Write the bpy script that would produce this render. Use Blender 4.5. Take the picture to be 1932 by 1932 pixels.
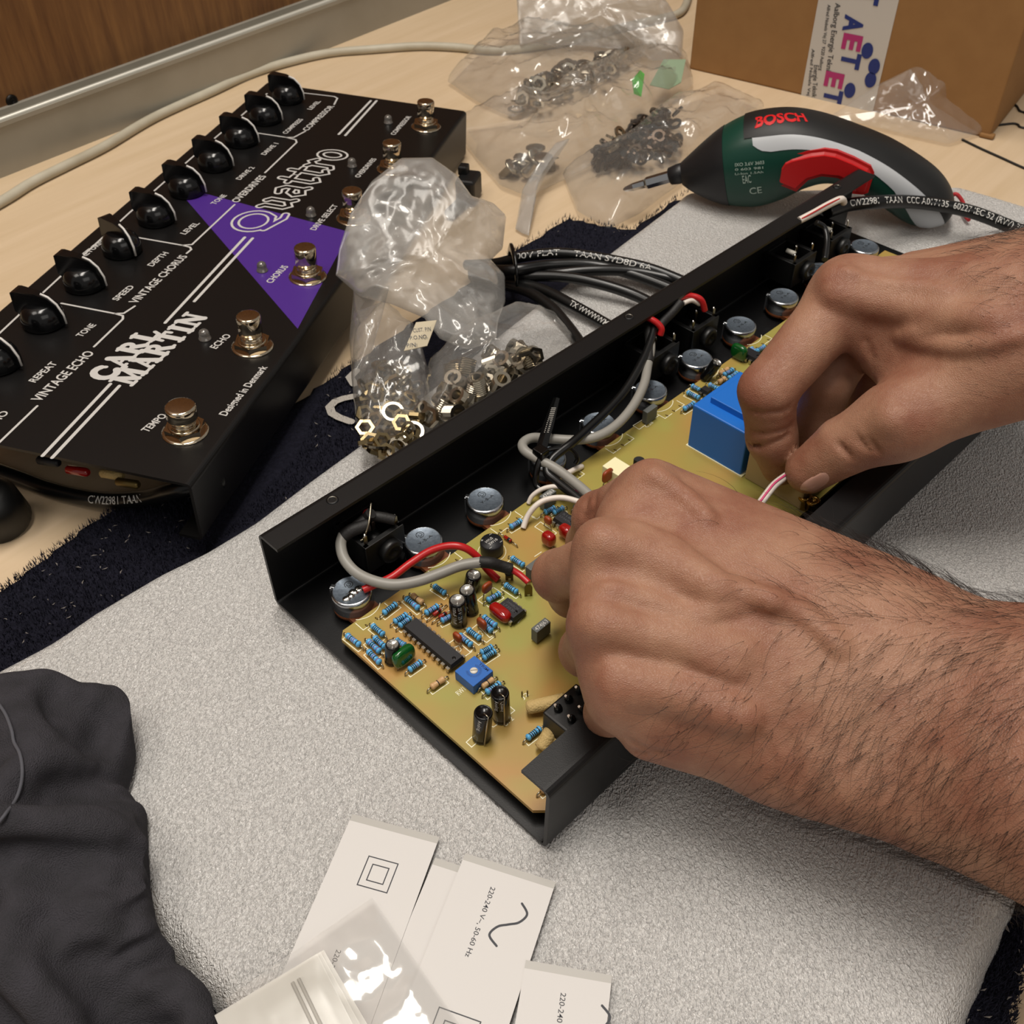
import bpy, bmesh, math, random
import numpy as np
from mathutils import Vector, Matrix, noise as mnoise
from mathutils.bvhtree import BVHTree
random.seed(7)
for o in list(bpy.data.objects): bpy.data.objects.remove(o, do_unlink=True)
scene = bpy.context.scene
COL = scene.collection

# ------------------------------------------------------------------ camera
FPX, PITCH, ROLL, CAMH = 1950.0, 44.3, -1.0, 0.31
_p, _r = math.radians(PITCH), math.radians(ROLL)
_fw = Vector((0, math.cos(_p), -math.sin(_p))); _rt = Vector((1, 0, 0)); _up = _rt.cross(_fw)
RT = math.cos(_r)*_rt + math.sin(_r)*_up
UP = -math.sin(_r)*_rt + math.cos(_r)*_up
FW = _fw
CAM = Vector((0, 0, CAMH))
cd = bpy.data.cameras.new('camera'); cam = bpy.data.objects.new('camera', cd); COL.objects.link(cam)
cd.sensor_width = 36; cd.sensor_fit = 'HORIZONTAL'; cd.lens = 36*FPX/1932
cd.clip_start = 0.01; cd.clip_end = 50
m3 = Matrix((RT, UP, -FW)).transposed()
cam.matrix_world = Matrix.Translation(CAM) @ m3.to_4x4()
cd.dof.use_dof = True; cd.dof.focus_distance = 0.345; cd.dof.aperture_fstop = 42.0
scene.camera = cam

# ------------------------------------------------------------------ light
world = bpy.data.worlds.new('world'); scene.world = world; world.use_nodes = True
bg = world.node_tree.nodes['Background']; bg.inputs[0].default_value = (1.0, 0.95, 0.89, 1); bg.inputs[1].default_value = 0.26
def area(name, loc, target, sx, sy, power, color):
    l = bpy.data.lights.new(name, 'AREA'); l.shape = 'RECTANGLE'; l.size = sx; l.size_y = sy; l.energy = power; l.color = color
    o = bpy.data.objects.new(name, l); COL.objects.link(o); o.location = loc
    o.rotation_euler = (Vector(target)-Vector(loc)).to_track_quat('-Z', 'Y').to_euler(); return o
area('ceiling_lamp', (-0.08, 0.38, 1.75), (0.05, 0.38, 0), 1.1, 0.36, 25, (1.0, 0.935, 0.855))
area('left_fill', (-0.70, 0.05, 1.30), (0.0, 0.35, 0), 0.5, 0.5, 4.5, (1.0, 0.93, 0.84))  # weak fill light added on the left, no visible fixture
area('front_right_fill', (1.0, -1.0, 1.3), (0.15, 0.35, 0), 1.4, 0.8, 4.5, (1.0, 0.95, 0.89))  # broad dim fill added from front right to brighten the viewer-facing black walls
vs = scene.view_settings
vs.view_transform = 'Standard'; vs.look = 'None'; vs.exposure = 0.10; vs.gamma = 1.0; vs.use_curve_mapping = False

# ------------------------------------------------------------------ helpers
ZT, ZC, ZF = -0.017, -0.012, 0.003        # table top, carpet top, foam top
def ray(px, py): return (RT*((px-966)/FPX) - UP*((py-966)/FPX) + FW)
def P(px, py, z):
    d = ray(px, py); return CAM + d*((z-CAMH)/d.z)
def PT(px, py, depth): return CAM + ray(px, py)*depth
def depth_of(p): return (Vector(p)-CAM).dot(FW)
def proj(p):
    v = Vector(p)-CAM; return 966+FPX*v.dot(RT)/v.dot(FW), 966-FPX*v.dot(UP)/v.dot(FW)
def on_plane(px, py, o, n):
    d = ray(px, py); return CAM + d*((Vector(o)-CAM).dot(n)/d.dot(n))
def ZM(x0, y0, s): return lambda x, y: (x0+x*s, y0+y*s)
S7, S3 = 700/1932, 300/1932

def srgb(h):
    h = h.lstrip('#'); c = [int(h[i:i+2], 16)/255 for i in (0, 2, 4)]
    return tuple((x/12.92 if x <= .04045 else ((x+.055)/1.055)**2.4) for x in c)+(1,)
MATS = {}
def mat(name, col, rough=.5, metal=0., spec=.5, bump=None, var=None, coat=0., sss=0., sssr=(.004, .0015, .0008), trans=0., ior=1.45):
    """bump=(kind, scale, strength, distance); var=(hex2, scale, detail, sharp)"""
    if name in MATS: return MATS[name]
    m = bpy.data.materials.new(name); m.use_nodes = True; nt = m.node_tree; b = nt.nodes['Principled BSDF']
    c = srgb(col); b.inputs['Base Color'].default_value = c; b.inputs['Roughness'].default_value = rough
    b.inputs['Metallic'].default_value = metal; b.inputs['Specular IOR Level'].default_value = spec; b.inputs['IOR'].default_value = ior
    b.inputs['Coat Weight'].default_value = coat; b.inputs['Coat Roughness'].default_value = .1
    b.inputs['Transmission Weight'].default_value = trans
    if sss: b.inputs['Subsurface Weight'].default_value = sss; b.inputs['Subsurface Radius'].default_value = sssr; b.inputs['Subsurface Scale'].default_value = 1.0
    tc = nt.nodes.new('ShaderNodeTexCoord')
    if var:
        n = nt.nodes.new('ShaderNodeTexNoise'); n.inputs['Scale'].default_value = var[1]; n.inputs['Detail'].default_value = var[2]
        nt.links.new(tc.outputs['Object'], n.inputs['Vector'])
        rp = nt.nodes.new('ShaderNodeValToRGB'); s = var[3]
        rp.color_ramp.elements[0].position = .5-s; rp.color_ramp.elements[1].position = .5+s
        rp.color_ramp.elements[0].color = c; rp.color_ramp.elements[1].color = srgb(var[0])
        nt.links.new(n.outputs['Fac'], rp.inputs['Fac']); nt.links.new(rp.outputs['Color'], b.inputs['Base Color'])
    if bump:
        kind, sc, st, di = bump
        if kind == 'voronoi':
            n = nt.nodes.new('ShaderNodeTexVoronoi'); n.feature = 'SMOOTH_F1'; n.inputs['Scale'].default_value = sc; out = n.outputs['Distance']
        else:
            n = nt.nodes.new('ShaderNodeTexNoise'); n.inputs['Scale'].default_value = sc; n.inputs['Detail'].default_value = 4; out = n.outputs['Fac']
        nt.links.new(tc.outputs['Object'], n.inputs['Vector'])
        bp = nt.nodes.new('ShaderNodeBump'); bp.inputs['Strength'].default_value = st; bp.inputs['Distance'].default_value = di
        nt.links.new(out, bp.inputs['Height']); nt.links.new(bp.outputs['Normal'], b.inputs['Normal'])
    MATS[name] = m; return m

class MB:
    """collects geometry with several materials; build() links ONE mesh object"""
    def __init__(s): s.v = []; s.f = []; s.mi = []; s.sm = []; s.mats = []
    def _m(s, m):
        if m not in s.mats: s.mats.append(m)
        return s.mats.index(m)
    def add(s, vs, fs, m, smooth=False):
        k = len(s.v); i = s._m(m); s.v += [tuple(v) for v in vs]
        for f in fs: s.f.append(tuple(k+q for q in f)); s.mi.append(i); s.sm.append(smooth)
    def box(s, c, size, m, M=None, bev=0.0):
        bm = bmesh.new(); bmesh.ops.create_cube(bm, size=1)
        for v in bm.verts: v.co = Vector((v.co.x*size[0], v.co.y*size[1], v.co.z*size[2]))
        if bev > 0: bmesh.ops.bevel(bm, geom=bm.edges[:], offset=bev, segments=2, affect='EDGES', profile=.5)
        T = Matrix.Translation(Vector(c)); T = (M @ T) if M else T
        bm.verts.ensure_lookup_table(); bm.verts.index_update()
        s.add([T @ v.co for v in bm.verts], [[v.index for v in f.verts] for f in bm.faces], m, False); bm.free()
    def lathe(s, prof, m, M=None, n=24, smooth=True, cap=True):
        """prof: (r,z) list from bottom to top around local z; m: material or list per segment"""
        vs = []; M = M or Matrix.Identity(4)
        for r, z in prof:
            for i in range(n):
                a = 2*math.pi*i/n; vs.append(M @ Vector((r*math.cos(a), r*math.sin(a), z)))
        for j in range(len(prof)-1):
            mm = m[j] if isinstance(m, list) else m
            fs = [(j*n+i, j*n+(i+1) % n, (j+1)*n+(i+1) % n, (j+1)*n+i) for i in range(n)]
            k = len(s.v)
            if j == 0: s.v += [tuple(v) for v in vs]; base = k
            ii = s._m(mm)
            for f in fs: s.f.append(tuple(base+q for q in f)); s.mi.append(ii); s.sm.append(smooth)
        if cap:
            mm0 = m[0] if isinstance(m, list) else m; mm1 = m[-1] if isinstance(m, list) else m
            if prof[0][0] > 1e-7: s.f.append(tuple(base+i for i in reversed(range(n)))); s.mi.append(s._m(mm0)); s.sm.append(False)
            if prof[-1][0] > 1e-7: s.f.append(tuple(base+(len(prof)-1)*n+i for i in range(n))); s.mi.append(s._m(mm1)); s.sm.append(False)
    def tube(s, pts, r, m, n=8, smooth=True, flat=1.0, upv=None):
        pts = [Vector(p) for p in pts]; rs = r if isinstance(r, (list, tuple)) else [r]*len(pts)
        k = len(s.v); prev = None
        for i, p in enumerate(pts):
            t = (pts[min(i+1, len(pts)-1)]-pts[max(i-1, 0)]).normalized()
            if prev is None:
                a = Vector(upv) if upv else (Vector((0, 0, 1)) if abs(t.z) < .9 else Vector((1, 0, 0)))
            else: a = prev
            x = (a - t*a.dot(t)).normalized(); y = t.cross(x); prev = x
            for j in range(n):
                th = 2*math.pi*j/n; s.v.append(tuple(p + x*(rs[i]*math.cos(th)) + y*(rs[i]*flat*math.sin(th))))
        mi = s._m(m); N = len(pts)
        for i in range(N-1):
            for j in range(n):
                s.f.append((k+i*n+j, k+i*n+(j+1) % n, k+(i+1)*n+(j+1) % n, k+(i+1)*n+j)); s.mi.append(mi); s.sm.append(smooth)
        s.f.append(tuple(k+j for j in reversed(range(n)))); s.mi.append(mi); s.sm.append(False)
        s.f.append(tuple(k+(N-1)*n+j for j in range(n))); s.mi.append(mi); s.sm.append(False)
    def prism(s, poly, z0, z1, m, M=None, smooth=False):
        n = len(poly); M = M or Matrix.Identity(4)
        vs = [M @ Vector((x, y, z0)) for x, y in poly]+[M @ Vector((x, y, z1)) for x, y in poly]
        fs = [tuple(reversed(range(n))), tuple(range(n, 2*n))]+[(i, (i+1) % n, n+(i+1) % n, n+i) for i in range(n)]
        s.add(vs, fs, m, smooth)
    def build(s, name, parent=None, label=None, cat=None, group=None, kind=None, weld=0):
        me = bpy.data.meshes.new(name); me.from_pydata(s.v, [], s.f)
        for m in s.mats: me.materials.append(m)
        me.polygons.foreach_set('material_index', s.mi); me.polygons.foreach_set('use_smooth', s.sm); me.update()
        return link(name, me, parent, label, cat, group, kind)
def link(name, data, parent=None, label=None, cat=None, group=None, kind=None):
    o = bpy.data.objects.new(name, data); COL.objects.link(o)
    if parent: o.parent = parent
    return tag(o, label, cat, group, kind)
def tag(o, label=None, cat=None, group=None, kind=None):
    for k, v in (('label', label), ('category', cat), ('group', group), ('kind', kind)):
        if v: o[k] = v
    return o
def thing(name, label, cat, group=None):
    return link(name, None, None, label, cat, group)
def catmull(pts, seg=8):
    pts = [Vector(p) for p in pts]; out = []
    for i in range(len(pts)-1):
        p0 = pts[max(i-1, 0)]; p1 = pts[i]; p2 = pts[i+1]; p3 = pts[min(i+2, len(pts)-1)]
        for j in range(seg):
            t = j/seg; out.append(.5*((2*p1)+(p2-p0)*t+(2*p0-5*p1+4*p2-p3)*t*t+(3*p1-p0-3*p2+p3)*t**3))
    out.append(pts[-1]); return out
def frame(o, x, y, z=None):
    x = Vector(x).normalized(); z = (Vector(z) if z else x.cross(Vector(y))).normalized(); y = z.cross(x)
    M = Matrix((x, y, z)).transposed().to_4x4(); M.translation = Vector(o); return M
# ---- lettering
_fc = bpy.data.curves.new('fonttmp', 'FONT'); _fo = bpy.data.objects.new('fonttmp', _fc)
def glyphs(txt, bold=0.0, res=3, shear=0.0):
    _fc.body = txt; _fc.size = 1.0; _fc.offset = bold; _fc.resolution_u = res; _fc.fill_mode = 'BOTH'; _fc.shear = shear
    me = bpy.data.meshes.new_from_object(_fo)
    vs = [(v.co.x, v.co.y) for v in me.vertices]; fs = [tuple(p.vertices) for p in me.polygons]
    bpy.data.meshes.remove(me); return vs, fs
def lettering(txt, m, a, b, up, height, parent, name='lettering', bold=.012, fit=True, lift=None, shrink=None, shear=0.0):
    """text from world point a to b (baseline), cap height in metres, 'up' = direction of letter tops"""
    vs, fs = glyphs(txt, bold, shear=shear)
    x0 = min(v[0] for v in vs); x1 = max(v[0] for v in vs); ch = .72
    a, b = Vector(a), Vector(b); d = b-a; L = d.length; d.normalize(); up = Vector(up); up = (up-d*up.dot(d)).normalized(); nrm = d.cross(up)
    sx = L/(x1-x0) if fit else height/ch; sy = height/ch
    out = [a + d*((x-x0)*sx) + up*(y*sy) + nrm*(lift or .00008) for x, y in vs]
    if shrink:
        o2 = []
        for p in out:
            h = shrink.find_nearest(p); o2.append(h[0]+h[1]*.00025)
        out = o2
    mb = MB(); mb.add(out, fs, m); return mb.build(name, parent)
def ribbon2d(pts, w, closed=False):
    """flat stroke with round ends as one non-overlapping strip: returns 2D verts/faces"""
    pts = [Vector((p[0], p[1])) for p in pts]; q = [pts[0]]
    for p in pts[1:]:
        if (p-q[-1]).length > 1e-9: q.append(p)
    pts = q; h = w/2
    if len(pts) > 2 and (pts[0]-pts[-1]).length < 1e-9: pts = pts[:-1]; closed = True
    n = len(pts); vs, fs = [], []
    for i, p in enumerate(pts):
        a = pts[i-1] if (i > 0 or closed) else None; b = pts[(i+1) % n] if (i < n-1 or closed) else None
        d0 = (p-a).normalized() if a is not None else None; d1 = (b-p).normalized() if b is not None else None
        d0 = d0 if d0 is not None else d1; d1 = d1 if d1 is not None else d0
        t = (d0+d1); t = t.normalized() if t.length > 1e-6 else d1; m = Vector((-t.y, t.x)); c = max(.45, m.dot(Vector((-d0.y, d0.x)))); vs += [p+m*(h/c), p-m*(h/c)]
    for i in range(n if closed else n-1):
        k, l = 2*i, 2*((i+1) % n); fs.append((k, k+1, l+1, l))
    if not closed:
        for i, d in ((0, pts[0]-pts[1]), (n-1, pts[-1]-pts[-2])):
            d = d.normalized(); m = Vector((-d.y, d.x)); k = len(vs); vs += [pts[i]+m*(h*math.cos(a))+d*(h*math.sin(a)) for a in np.linspace(0, math.pi, 7)]; fs.append(tuple(range(k, k+7)))
    return [(v.x, v.y) for v in vs], fs
def arc(cx, cy, rx, ry, a0, a1, n=12):
    return [(cx+rx*math.cos(math.radians(a0+(a1-a0)*i/n)), cy+ry*math.sin(math.radians(a0+(a1-a0)*i/n))) for i in range(n+1)]
# ---- signed distance modelling (hands, cloth)
class SDF:
    def __init__(s, lo, hi, h):
        s.lo = np.array(lo, float); s.h = h; n = np.ceil((np.array(hi)-s.lo)/h).astype(int)+1; s.n = n
        s.ax = [s.lo[i]+h*np.arange(n[i]) for i in range(3)]; s.d = np.full(n, .05, np.float32)
    def _box(s, lo, hi):
        a = np.clip(np.floor((np.array(lo)-s.lo)/s.h).astype(int), 0, s.n); b = np.clip(np.ceil((np.array(hi)-s.lo)/s.h).astype(int)+1, 0, s.n)
        return tuple(slice(a[i], b[i]) for i in range(3))
    def _apply(s, sl, dn, k, sub):
        D = s.d[sl]
        if D.size == 0: return
        if sub:
            dn = -dn; hh = np.clip(.5-.5*(dn-D)/(-k), 0, 1) if False else np.clip(.5+.5*(dn-D)/k, 0, 1); s.d[sl] = D*(1-hh)+dn*hh + k*hh*(1-hh)
        else:
            hh = np.clip(.5+.5*(dn-D)/k, 0, 1); s.d[sl] = dn*(1-hh)+D*hh - k*hh*(1-hh)
    def cap(s, a, b, ra, rb, k=.004, sub=False):
        a, b = np.array(a, float), np.array(b, float); R = max(ra, rb)+k*1.5+2*s.h
        sl = s._box(np.minimum(a, b)-R, np.maximum(a, b)+R)
        X, Y, Z = np.meshgrid(*[s.ax[i][sl[i]] for i in range(3)], indexing='ij', sparse=True)
        ba = b-a; L2 = max(ba@ba, 1e-12)
        t = np.clip(((X-a[0])*ba[0]+(Y-a[1])*ba[1]+(Z-a[2])*ba[2])/L2, 0, 1)
        d = np.sqrt((X-a[0]-t*ba[0])**2+(Y-a[1]-t*ba[1])**2+(Z-a[2]-t*ba[2])**2)-(ra+t*(rb-ra))
        s._apply(sl, d.astype(np.float32), k, sub)
    def ell(s, c, axes, r, k=.005, sub=False):
        """ellipsoid: axes 3 unit vectors, r radii"""
        c = np.array(c, float); R = max(r)+k*1.5+2*s.h; sl = s._box(c-R, c+R)
        X, Y, Z = np.meshgrid(*[s.ax[i][sl[i]] for i in range(3)], indexing='ij', sparse=True)
        q = [((X-c[0])*a[0]+(Y-c[1])*a[1]+(Z-c[2])*a[2]) for a in axes]
        k0 = np.sqrt(sum((q[i]/r[i])**2 for i in range(3))); k1 = np.sqrt(sum((q[i]/r[i]**2)**2 for i in range(3)))+1e-9
        s._apply(sl, (k0*(k0-1)/k1).astype(np.float32), k, sub)
    def ecap(s, a, b, side, wa, wb, ta, tb, k=.006):
        """capsule with elliptic section: 'side' = wide axis, half widths wa->wb, half thickness ta->tb"""
        a, b = np.array(a, float), np.array(b, float); ba = b-a; L = np.linalg.norm(ba); d = ba/L
        side = np.array(side, float); side = side-d*(side@d); side /= np.linalg.norm(side); nn = np.cross(d, side)
        R = max(wa, wb, ta, tb)+k*1.5+2*s.h; sl = s._box(np.minimum(a, b)-R, np.maximum(a, b)+R)
        X, Y, Z = np.meshgrid(*[s.ax[i][sl[i]] for i in range(3)], indexing='ij', sparse=True)
        tl = (X-a[0])*d[0]+(Y-a[1])*d[1]+(Z-a[2])*d[2]; t = np.clip(tl/L, 0, 1); ex = tl-t*L
        qs = (X-a[0])*side[0]+(Y-a[1])*side[1]+(Z-a[2])*side[2]; qn = (X-a[0])*nn[0]+(Y-a[1])*nn[1]+(Z-a[2])*nn[2]
        w = wa+t*(wb-wa); th = ta+t*(tb-ta)
        k0 = np.sqrt((qs/w)**2+(qn/th)**2+(ex/th)**2); k1 = np.sqrt((qs/w**2)**2+(qn/th**2)**2+(ex/th**2)**2)+1e-9
        s._apply(sl, (k0*(k0-1)/k1).astype(np.float32), k, False)
    def val(s, p):
        q = (np.array(p, float)-s.lo)/s.h; i = np.clip(np.floor(q).astype(int), 0, s.n-2); f = q-i; v = 0.
        for dx in (0, 1):
            for dy in (0, 1):
                for dz in (0, 1):
                    v += s.d[i[0]+dx, i[1]+dy, i[2]+dz]*(f[0] if dx else 1-f[0])*(f[1] if dy else 1-f[1])*(f[2] if dz else 1-f[2])
        return float(v)
    def hit(s, px, py, d0=.1, d1=.9):
        """first surface point under a direction from the given viewpoint"""
        r = ray(px, py); t = d0
        while t < d1:
            p = CAM+r*t; q = np.array(p)
            if np.all(q > s.lo) and np.all(q < s.lo+(s.n-1)*s.h):
                v = s.val(q)
                if v < 0:
                    a, b = t-.004, t
                    for _ in range(14):
                        c = (a+b)/2
                        if s.val(np.array(CAM+r*c)) < 0: b = c
                        else: a = c
                    return CAM+r*b
                t += max(v*.6, .0008)
            else: t += .004
        return None
    def mesh(s, name, m):
        D = s.d; neg = D < 0; n = D.shape
        c = np.zeros((n[0]-1, n[1]-1, n[2]-1), np.int8)
        for dx in (0, 1):
            for dy in (0, 1):
                for dz in (0, 1): c += neg[dx:n[0]-1+dx, dy:n[1]-1+dy, dz:n[2]-1+dz]
        act = (c > 0) & (c < 8); idx = np.argwhere(act); vid = np.full(act.shape, -1, np.int64); vid[act] = np.arange(len(idx))
        acc = np.zeros((len(idx), 3)); cnt = np.zeros(len(idx)); I, J, K = idx.T
        for a in range(3):
            o = [q for q in range(3) if q != a]
            for e0 in (0, 1):
                for e1 in (0, 1):
                    off = [0, 0, 0]; off[o[0]] = e0; off[o[1]] = e1; of2 = list(off); of2[a] = 1
                    v0 = D[I+off[0], J+off[1], K+off[2]]; v1 = D[I+of2[0], J+of2[1], K+of2[2]]
                    cr = (v0 < 0) != (v1 < 0); t = np.where(cr, v0/np.where(cr, v0-v1, 1), 0)
                    p = np.zeros((len(idx), 3)); p[:, o[0]] = e0; p[:, o[1]] = e1; p[:, a] = t
                    acc[cr] += p[cr]; cnt[cr] += 1
        V = s.lo+(idx+acc/np.maximum(cnt, 1)[:, None])*s.h
        F = []
        for a in range(3):
            o = [(a+1) % 3, (a+2) % 3]
            sl0 = [slice(None)]*3; sl1 = [slice(None)]*3; sl0[a] = slice(0, n[a]-1); sl1[a] = slice(1, n[a])
            x = neg[tuple(sl0)] != neg[tuple(sl1)]
            E = np.argwhere(x); E = E[(E[:, o[0]] > 0) & (E[:, o[1]] > 0) & (E[:, o[0]] < n[o[0]]-1) & (E[:, o[1]] < n[o[1]]-1)]
            q = []
            for e0, e1 in ((-1, -1), (0, -1), (0, 0), (-1, 0)):
                c_ = E.copy(); c_[:, o[0]] += e0; c_[:, o[1]] += e1; q.append(vid[c_[:, 0], c_[:, 1], c_[:, 2]])
            q = np.stack(q, 1); fl = neg[E[:, 0], E[:, 1], E[:, 2]]
            q[~fl] = q[~fl][:, ::-1]; F.append(q)
        F = np.concatenate(F); F = F[(F >= 0).all(1)]
        me = bpy.data.meshes.new(name); me.from_pydata(V.tolist(), [], F.tolist()); me.materials.append(m)
        me.polygons.foreach_set('use_smooth', [True]*len(me.polygons)); me.update(); return me
def in_poly(x, y, poly):
    c = False; n = len(poly); j = n-1
    for i in range(n):
        xi, yi = poly[i]; xj, yj = poly[j]
        if (yi > y) != (yj > y) and x < (xj-xi)*(y-yi)/(yj-yi)+xi: c = not c
        j = i
    return c
def poly_sd(X, Y, poly):
    """numpy signed distance (inside positive)"""
    best = np.full(X.shape, 1e9); ins = np.zeros(X.shape, bool); n = len(poly)
    for i in range(n):
        ax, ay = poly[i]; bx, by = poly[(i+1) % n]; dx, dy = bx-ax, by-ay
        t = np.clip(((X-ax)*dx+(Y-ay)*dy)/(dx*dx+dy*dy+1e-15), 0, 1)
        best = np.minimum(best, np.hypot(X-ax-t*dx, Y-ay-t*dy))
        cond = ((ay > Y) != (by > Y)); xi = (bx-ax)*(Y-ay)/((by-ay) if by != ay else 1e-12)+ax
        ins ^= cond & (X < xi)
    return np.where(ins, best, -best)
def grid_mesh(X, Y, Z, keep):
    """heightfield arrays -> verts, faces (cells with all four corners kept)"""
    n, m = X.shape; vid = np.full((n, m), -1); F = []
    cell = keep[:-1, :-1] & keep[1:, :-1] & keep[:-1, 1:] & keep[1:, 1:]
    used = np.zeros((n, m), bool)
    for a, b in ((slice(0, -1), slice(0, -1)), (slice(1, None), slice(0, -1)), (slice(0, -1), slice(1, None)), (slice(1, None), slice(1, None))): used[a, b] |= cell
    vid[used] = np.arange(used.sum()); V = np.stack([X[used], Y[used], Z[used]], 1)
    c = np.argwhere(cell); F = np.stack([vid[c[:, 0], c[:, 1]], vid[c[:, 0]+1, c[:, 1]], vid[c[:, 0]+1, c[:, 1]+1], vid[c[:, 0], c[:, 1]+1]], 1)
    return V.tolist(), [tuple(f) for f in F.tolist()]
# ------------------------------------------------------------------ surface materials
def wood(name, c1, c2, axis_scale, rough, rot=0.0, c3=None):
    m = mat(name, c1, rough); nt = m.node_tree; b = nt.nodes['Principled BSDF']
    tc = nt.nodes.new('ShaderNodeTexCoord'); mp = nt.nodes.new('ShaderNodeMapping'); mp.inputs['Scale'].default_value = axis_scale; mp.inputs['Rotation'].default_value = (0, 0, rot)
    n = nt.nodes.new('ShaderNodeTexNoise'); n.inputs['Scale'].default_value = 1.0; n.inputs['Detail'].default_value = 6; n.inputs['Roughness'].default_value = .62
    nt.links.new(tc.outputs['Object'], mp.inputs['Vector']); nt.links.new(mp.outputs['Vector'], n.inputs['Vector'])
    rp = nt.nodes.new('ShaderNodeValToRGB'); e = rp.color_ramp.elements
    e[0].position = .32; e[0].color = srgb(c1); e[1].position = .68; e[1].color = srgb(c2)
    nt.links.new(n.outputs['Fac'], rp.inputs['Fac']); nt.links.new(rp.outputs['Color'], b.inputs['Base Color'])
    bp = nt.nodes.new('ShaderNodeBump'); bp.inputs['Strength'].default_value = .06; bp.inputs['Distance'].default_value = .0004
    nt.links.new(n.outputs['Fac'], bp.inputs['Height']); nt.links.new(bp.outputs['Normal'], b.inputs['Normal']); return m
# trim line on the bench (back edge) in plan
T0, T1 = P(0, 337, ZT), P(700, 60, ZT)
td = (T1-T0); td.z = 0; td.normalize(); tn = Vector((-td.y, td.x, 0))            # tn points behind the bench
ANG = math.atan2(td.y, td.x)
BM = frame(T0, td, tn)                                                          # local: x along the back edge, y behind
M_table = wood('beech_laminate', '#cdb698', '#c3ab8a', (6, 90, 20), .42)
mb = MB(); mb.box((.45, -.577, -.015), (3.2, 1.186, .03), M_table)
wb = mb.build('workbench_top', None, 'pale beech workbench top under the whole scene', 'workbench'); wb.matrix_world = BM
# metal cable channel along the back
M_alu = mat('grey_aluminium', '#a09b90', .42, .35, bump=('noise', 60, .05, .0006), var=('#938e82', 25, 3, .3))
M_alu2 = mat('pale_aluminium', '#c6c3b8', .4, .3)
hch = .034
prof = [(0, 0), (0, hch-.003), (-.0015, hch-.002), (-.0015, hch+.001), (.004, hch+.001), (.0045, hch-.001), (.0125, hch-.001), (.0125, hch+.003), (.016, hch+.003), (.016, 0)]
mb = MB(); M = Matrix(((0, 0, 1, 0), (1, 0, 0, 0), (0, 1, 0, 0), (0, 0, 0, 1)))   # (y,z) profile extruded along x
mb.prism(prof, -1.15, 2.05, M_alu, M)
tr = mb.build('trim_1', kind='structure', label='grey aluminium channel along the back of the bench'); tr.matrix_world = BM
mb = MB(); mb.tube([(x, .002, hch+.0012) for x in (-1.14, .4, 2.04)], .0017, M_alu2)
o = mb.build('lip', tr)
M_wall = wood('brown_veneer', '#5c3b20', '#7d5730', (170, 40, 14), .45)
mb = MB(); mb.box((.45, .021, .55), (3.2, .01, 1.14), M_wall)
wl = mb.build('wall_back', kind='structure', label='brown wood veneer panel behind the bench'); wl.matrix_world = BM
# screw head in the wall
M_dark = mat('dark_screw', '#15110d', .4, .6)
sp = on_plane(22, 190, BM @ Vector((0, .016, 0)), tn); sl = BM.inverted() @ sp
mb = MB(); MM = Matrix.Translation((sl.x, .016, sl.z)) @ Matrix.Rotation(math.radians(90), 4, 'X')
mb.lathe([(.0042, -.001), (.0042, .0006), (.003, .0016), (.0012, .0017), (.001, .0008), (0, .0008)], M_dark, MM, 16)
sc_ = mb.build('wall_screw', None, 'black screw head driven into the brown wall panel', 'screw'); sc_.matrix_world = BM

# ------------------------------------------------------------------ carpet mat
M_carpet = mat('navy_carpet', '#14141c', .95, spec=.1, var=('#20202b', 600, 3, .25), bump=('noise', 900, .8, .002))
cpx = [(-330, 1330), (0, 1105), (130, 1003), (215, 950), (330, 905), (960, 474), (1070, 404), (1190, 428), (1330, 330), (1500, 330), (2300, 700), (2100, 1400), (1932, 1850), (1850, 2300), (300, 2300), (-330, 1900)]
cpoly = [tuple(P(x, y, ZC)[:2]) for x, y in cpx]
g = .004; xs = np.arange(-.32, .50, g); ys = np.arange(.02, .62, g); X, Y = np.meshgrid(xs, ys, indexing='ij')
sd = poly_sd(X, Y, cpoly)
rng = np.random.default_rng(3)
Z = np.where(sd > .001, ZC-.0006, ZT-.001)+np.clip(sd-.006, -.006, 0)*.15
X2 = X+rng.normal(0, .0003, X.shape); Y2 = Y+rng.normal(0, .0003, X.shape)
V, F = grid_mesh(X2, Y2, Z, sd > -.004)
mb = MB(); mb.add(V, F, M_carpet, True)
carpet = mb.build('carpet_mat', None, 'dark navy carpet mat under the white foam sheet', 'carpet')
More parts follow.
